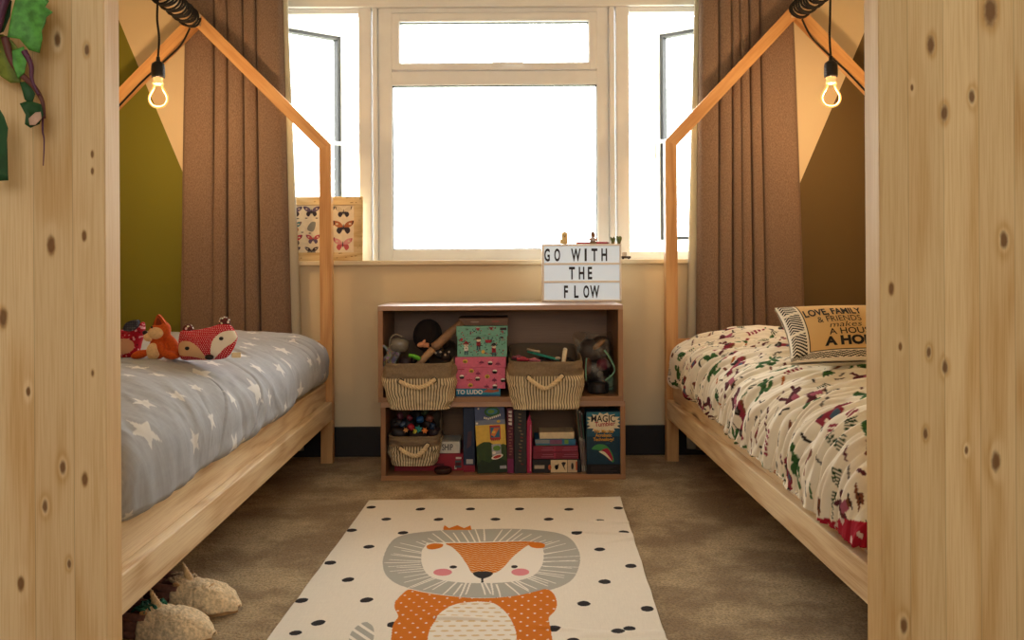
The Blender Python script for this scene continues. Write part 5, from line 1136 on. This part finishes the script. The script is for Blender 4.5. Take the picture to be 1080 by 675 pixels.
def ell(x, y, w_, h_, c_):
    poly([(x + w_ / 2 * math.cos(a), y + h_ / 2 * math.sin(a)) for a in np.linspace(0, 2 * pi, 20, endpoint=False)], c_, 1)
ell(497, 198, 20, 8, 'k'); ell(659, 198, 18, 8, 'k'); ell(470, 212, 50, 19, 'pk'); ell(676, 212, 48, 19, 'pk')
poly([(470, 99), (474, 86), (486, 94), (508, 86), (526, 94), (543, 87), (546, 99)], 'o', 0)
body = poly([(380, 258), (410, 264), (470, 274), (575, 281), (660, 275), (720, 262), (745, 257), (764, 270), (773, 292), (768, 312), (752, 330), (754, 350), (760, 389), (770, 470), (600, 560), (420, 540), (325, 470), (333, 389), (340, 350), (352, 330), (343, 308), (346, 288), (362, 270)], 'o', 4)
for i in range(60):
    for j in range(60):
        a, b = .20 + i * .0285 + (.014 if j % 2 else 0), .60 + j * .024; du, dv = np.abs(U - a), np.abs(V - b); col[body & (((du < .0028) & (dv < .0013)) | ((dv < .0034) & (du < .0012)))] = pc['w']
bel = poly([(545, 291), (575, 290), (610, 296), (640, 320), (660, 355), (666, 389), (665, 440), (560, 500), (440, 440), (430, 389), (445, 350), (480, 310), (510, 296)], 'w', 5)
for i in range(30):
    for j in range(22):
        a, b = .24 + i * .026 + (.013 if j % 2 else 0), .70 + j * .025; q = ((U - a) / .0085) ** 2 + ((V - b) / .0048) ** 2 < 1; col[bel & q] = pc['be']
fan = poly([(222, 389), (228, 372), (248, 352), (270, 345), (286, 358), (288, 376), (282, 400), (250, 420), (226, 410)], 'g', 5); fu, fv = cr_(225, 352); col[fan & (((U * .8 - V * .6) / .022) % 1 < .35)] = pc['w']
Zr = .0065 + .0022 * fbm(U * 6, V * 5, 5, 2) + .0060 * np.exp(-(np.abs(fbm(U * 2.2, V * 9, 61, 2)) / .05) ** 2) * ramp(fbm(U * 2.5, V * 2.5, 7, 2), .0, .35); Zr = np.maximum(Zr, .004)
edge = .003 * fbm(V * 8, 0 * V, 9, 2)
P = np.stack([tl_.x + ex.x * (U + edge) + ey.x * V, tl_.y + ex.y * (U + edge) + ey.y * V, Zr], -1)
RUG = vcol('cotton_rug', .95, 700, .5, .0015, .1, .08)
o = grid_obj('rug', P, RUG, col); setp(o, 'white black-dotted rug with a crowned orange and grey lion, on the carpet', 'rug'); sd = o.modifiers.new('thick', 'SOLIDIFY'); sd.thickness = .0035; sd.offset = -1

# ================================================================== UNICORN SLIPPERS
FUR = plain('#dfc8a2', .95, .22, 150, .9); FUR2 = plain('#b98f60', .95, .2, 120, .9); LINP = plain('#7d574c', .95, .15, 120, .5); SOLE = plain('#b58d5c', .9, .15, 100, .6); HORN = plain('#d8b98a', .35, .15, 60); MANE = plain('#2f6b55', .9, .3, 150, .8)
def slipper(label, toe, ang, mane, seed):
    L = .215; r = thing('unicorn_slipper', label, 'slipper', (toe.x - math.cos(ang) * L, toe.y - math.sin(ang) * L, 0.0), (0, 0, ang), 'unicorn slippers under the left bed')
    n, m = 48, 40
    def sect(f):     # f 0 heel .. 1 toe -> half width, height
        w_ = .042 * (1 - abs(2 * (f - .56)) ** 3.2 * .55) * min(1, (f / .10) ** .5) * min(1, ((1.0001 - f) / .16) ** .5); return w_, f
    # sole
    P_ = []
    for i in range(40): f = .5 - .5 * math.cos(pi * i / 39); P_.append((f * L, sect(f)[0]))
    out = P_ + [(x, -y) for x, y in P_[::-1][1:-1]]
    part('sole', MB().prism(out, lambda x, y, d: (x, y, d), .001, .016, 0), SOLE, r)
    # toe upper: puffy dome
    Pg = np.zeros((n, m, 3))
    for i in range(n):
        f = .36 + .66 * i / (n - 1); ff = min(f, 1.0); w_, _ = sect(min(ff, .998)); w_ += .004
        hgt = .047 * (1 - max(0, (f - .55) / .47) ** 2.6) if f > .55 else .047 + .008 * (.55 - f) / .19
        for j in range(m):
            a = pi * j / (m - 1); Pg[i, j] = (f * L, w_ * math.copysign(abs(math.cos(a)) ** .8, math.cos(a)), .010 + max(hgt, .004) * math.sin(a) ** .75)
    d = .0045 * fbm(Pg[..., 0] * 90, Pg[..., 1] * 90 + Pg[..., 2] * 60, seed, 3); gu, gv = np.gradient(Pg, axis=0), np.gradient(Pg, axis=1); N_ = np.cross(gu, gv); N_ /= np.linalg.norm(N_, axis=-1, keepdims=True) + 1e-9
    o = grid_obj('upper', Pg + N_ * d[..., None], FUR, None, r); sd = o.modifiers.new('thick', 'SOLIDIFY'); sd.thickness = .006; sd.offset = -1
    # muzzle seam
    part('muzzle_seam', MB().tube(smooth_path([(L * .62, -.040, .026), (L * .70, -.028, .047), (L * .72, 0, .055), (L * .70, .028, .047), (L * .62, .040, .026)], 8), .0045, 8), FUR2, r)
    # heel wall
    pth = smooth_path([(L * .42, .034, .036), (L * .20, .037, .038), (L * .05, .026, .044), (L * .01, 0, .045), (L * .05, -.026, .044), (L * .20, -.037, .038), (L * .42, -.034, .036)], 10)
    m_ = MB(); N = len(pth)
    for dz, rd in ((0, .020), (-.016, .018), (.016, .015)): m_.tube([p + Vector((0, 0, dz)) for p in pth], rd * .62, 10)
    part('heel_cuff', m_, LINP, r, label='brownish pink lining cuff')
    part('footbed', MB().prism([(x * .92 + .008, y * .82) for x, y in out], lambda x, y, d: (x, y, d), .0165, .020, 0), LINP, r)
    # horn, ears, mane
    bp = Vector((L * .46, .0, .058)); tip = bp + Vector((-.020, 0, .046)); m_ = MB(); m_.tube([bp.lerp(tip, k / 8) for k in range(9)], [.0115 * (1 - k / 8.6) for k in range(9)], 14)
    hel = []
    for i in range(90): q = i / 90; cpt = bp.lerp(tip, q); rd = .0115 * (1 - q * .93); hel.append(cpt + Vector((math.cos(i * .45) * rd * .85, math.sin(i * .45) * rd, math.cos(i * .45) * rd * .5)))
    m_.tube(hel, .0014, 5); part('horn', m_, HORN, r)
    for s_ in (-1, 1):
        m_ = MB(); m_.ell((L * .40, s_ * .030, .056), (.009, .006, .014), rot=(-s_ * .6, -.4, 0)); part('ear', m_, FUR2, r)
        part('closed_eye', MB().tube(smooth_path([(L * .60, s_ * .031, .046), (L * .625, s_ * .035, .038), (L * .655, s_ * .033, .042)], 4), .0016, 6), plain('#5a3f2a', .7), r)
    m_ = MB(); q = random.Random(seed)
    for i in range(26):
        a = Vector((L * .40 + q.uniform(-.012, .012), q.uniform(-.018, .018), .056)); m_.tube(smooth_path([a, a + Vector((q.uniform(-.02, .01), q.uniform(-.018, .018), .012)), a + Vector((q.uniform(-.034, .012), q.uniform(-.03, .03), q.uniform(-.004, .016)))], 3), [.004, .0042, .004, .0036, .003, .0022, .0012], 6)
    part('forelock', m_, mane, r)
    return r
t1, t2 = ground(223, 676), ground(250, 646)
slipper('fluffy tan unicorn slipper with a green forelock, nearest under the left bed', t1, math.radians(-9), MANE, 3)
slipper('fluffy tan unicorn slipper with a pale forelock, behind the other slipper', t2, math.radians(-14), plain('#c2ab8c', .9, .3, 150, .8), 8)

# ================================================================== LEAF GARLAND ON THE LEFT PANEL
YG = 1.428; r = thing('leaf_garland', 'artificial leaf garland with purple stems hanging over the left pine panel', 'garland', (gx(20, YG), YG, gz(0, YG)))
G1 = plain('#55963f', .6, .35, 70, .3); G2 = plain('#1f4a22', .6, .2, 40, .2); G3 = plain('#6f7a2c', .6, .35, 60, .2); PUR = plain('#5a2d46', .5, .15, 60); PAL = plain('#c9a58e', .7, .15, 60)
def leaf(pts_, mat, bend, yoff, lab=None, vein=True):
    W3 = [W2(x, y, YG) for x, y in pts_]; c = np.mean(np.array(W3), 0); sp = np.std(np.array(W3), 0).max() + 1e-6
    n = len(W3); vs = []
    rings = 7
    for k in range(rings + 1):
        f = k / rings
        for x, z in W3:
            px_, pz_ = c[0] + (x - c[0]) * f, c[1] + (z - c[1]) * f; dx, dz = (px_ - c[0]) / sp, (pz_ - c[1]) / sp
            ya = YG + yoff + bend * (dx * dx * .5 - dz * dz * .3) + .15 * bend * math.sin(dx * 5 + dz * 3); vs.append((px_ * ya / YG, ya, H + (pz_ - H) * ya / YG))
    vs = [vs[0]] + vs[n:]; fs = [[1 + (k - 1) * n + i, 1 + (k - 1) * n + (i + 1) % n, 1 + k * n + (i + 1) % n, 1 + k * n + i] for k in range(1, rings) for i in range(n)] + [[0, 1 + (i + 1) % n, 1 + i] for i in range(n)]
    m_ = MB(); m_.add(vs, fs, 0, True); o = part('leaf', m_, mat, r, True, label=lab); sd = o.modifiers.new('thick', 'SOLIDIFY'); sd.thickness = .0012; return o
leaf([(9, 36), (14, 10), (20, -12), (40, -14), (53, -2), (49, 4), (57, 10), (50, 15), (49, 22), (45, 30), (46, 38), (43, 53), (32, 50), (22, 38)], G1, -.010, -.012, 'large serrated green leaf')
leaf([(-6, 2), (6, -8), (14, -2), (12, 14), (5, 30), (-6, 34)], G2, .008, -.004)
leaf([(-8, 34), (4, 33), (14, 40), (26, 55), (27, 68), (22, 84), (12, 84), (0, 76), (-8, 74)], G3, .012, .006, 'yellow-green leaf')
leaf([(14, 50), (26, 46), (30, 58), (27, 74), (20, 80), (15, 66)], G1, -.006, -.006)
leaf([(22, 84), (30, 82), (38, 96), (34, 108), (27, 102)], G2, .006, .004)
leaf([(-10, 112), (-2, 108), (5, 120), (9, 132), (8, 144), (9, 187), (-10, 188)], G2, .004, -.016, 'dark green straight-edged blade')
leaf([(22, 106), (32, 103), (44, 107), (46, 118), (42, 128), (33, 132), (27, 128), (28, 118)], G2, -.012, -.010, 'small curled leaf')
leaf([(31, 122), (38, 116), (44, 115), (45, 122), (38, 129), (32, 129)], PAL, .004, -.018, 'pale underside of the curled leaf')
def stem(ps, r0, r1, y=0):
    P3 = [Vector((gx(a, YG), YG + y, gz(b, YG))) for a, b in ps]; P3 = smooth_path(P3, 6); n = len(P3); part('stem', MB().tube(P3, [r0 + (r1 - r0) * i / (n - 1) for i in range(n)], 8), PUR if y < 0 else plain('#6d3f35', .55, .15, 60), r, True)
stem([(18, -14), (10, 10), (5, 30), (-4, 52)], .0075, .006, -.018); stem([(6, 36), (12, 58), (22, 74), (36, 88), (45, 104), (47, 122)], .0065, .0025, .002); stem([(29, 52), (36, 66), (37, 82), (44, 98)], .005, .002, -.006); stem([(47, 118), (46.5, 135), (48, 146), (47, 172)], .0019, .0008, -.002)
part('stem', MB().tube(smooth_path([(gx(18, YG), YG - .018, gz(-14, YG)), (gx(26, YG), YG - .01, 1.75), (gx(14, YG), YG - .006, 2.08), (gx(16, YG), 1.455, 2.206), (gx(17, YG), 1.50, 2.2085), (gx(17, YG), 1.55, 2.18)], 8), .0072, 8), PUR, r, True)
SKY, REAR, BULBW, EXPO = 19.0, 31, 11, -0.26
BULBS = [(XAL, 3.185, gz(99, 3.185)), (XAR, 3.21, gz(102, 3.21))]
# ================================================================== LIGHT, WORLD, CAMERA
w = bpy.data.worlds.new('World'); SC.world = w; w.use_nodes = True
nt = w.node_tree; bg = nt.nodes['Background']
tc = nt.nodes.new('ShaderNodeTexCoord'); sx = nt.nodes.new('ShaderNodeSeparateXYZ'); nt.links.new(tc.outputs['Generated'], sx.inputs[0])
rp = nt.nodes.new('ShaderNodeValToRGB'); nt.links.new(sx.outputs[2], rp.inputs[0])
rp.color_ramp.elements[0].position = 0; rp.color_ramp.elements[0].color = (1, .985, .95, 1)
rp.color_ramp.elements[1].position = .5; rp.color_ramp.elements[1].color = (.97, .985, 1, 1)
nt.links.new(rp.outputs[0], bg.inputs[0]); bg.inputs[1].default_value = SKY
def area(name, loc, rot, sx_, sy_, power, col, portal=False):
    l = bpy.data.lights.new(name, 'AREA'); l.shape = 'RECTANGLE'; l.size = sx_; l.size_y = sy_; l.energy = power; l.color = col
    if portal: l.cycles.is_portal = True
    o = bpy.data.objects.new(name, l); COL.objects.link(o); o.location = loc; o.rotation_euler = rot; return o
area('daylight_portal', (0, 3.94, 1.32), (pi / 2, 0, pi), 2.1, 1.15, 1, (1, 1, 1), True).rotation_euler = (-pi / 2, 0, 0)
area('rear_fill', (0, YF + .05, 1.45), (pi / 2, 0, 0), 1.7, 1.1, REAR, (.97, .98, 1.0))  # soft fill added behind the camera; the wall there has no window
for x, y, z in BULBS:
    l = bpy.data.lights.new('bulb_light', 'POINT'); l.energy = BULBW; l.color = (1.0, .60, .29); l.shadow_soft_size = .03
    o = bpy.data.objects.new('bulb_light', l); COL.objects.link(o); o.location = (x, y, z)
cam = bpy.data.cameras.new('camera'); co = bpy.data.objects.new('camera', cam); COL.objects.link(co)
cam.sensor_fit = 'HORIZONTAL'; cam.sensor_width = 36; cam.lens = F / 1080 * 36
cam.shift_x = (540 - CX) / 1080; cam.shift_y = -(337.5 - CY) / 1080
co.matrix_world = Matrix.Translation((0, 0, H)) @ Matrix.Rotation(pi / 2, 4, 'X') @ Matrix.Rotation(-ROLL, 4, 'Z')
cam.clip_start = .05; cam.clip_end = 200
SC.camera = co
SC.view_settings.view_transform = 'Standard'; SC.view_settings.look = 'None'; SC.view_settings.gamma = 1
SC.view_settings.exposure = EXPO; SC.view_settings.use_curve_mapping = False
SC.cycles.use_denoising = True; SC.cycles.max_bounces = 10; SC.cycles.diffuse_bounces = 5; SC.cycles.transparent_max_bounces = 12
SC.cycles.caustics_reflective = False; SC.cycles.caustics_refractive = False; SC.cycles.sample_clamp_indirect = 6
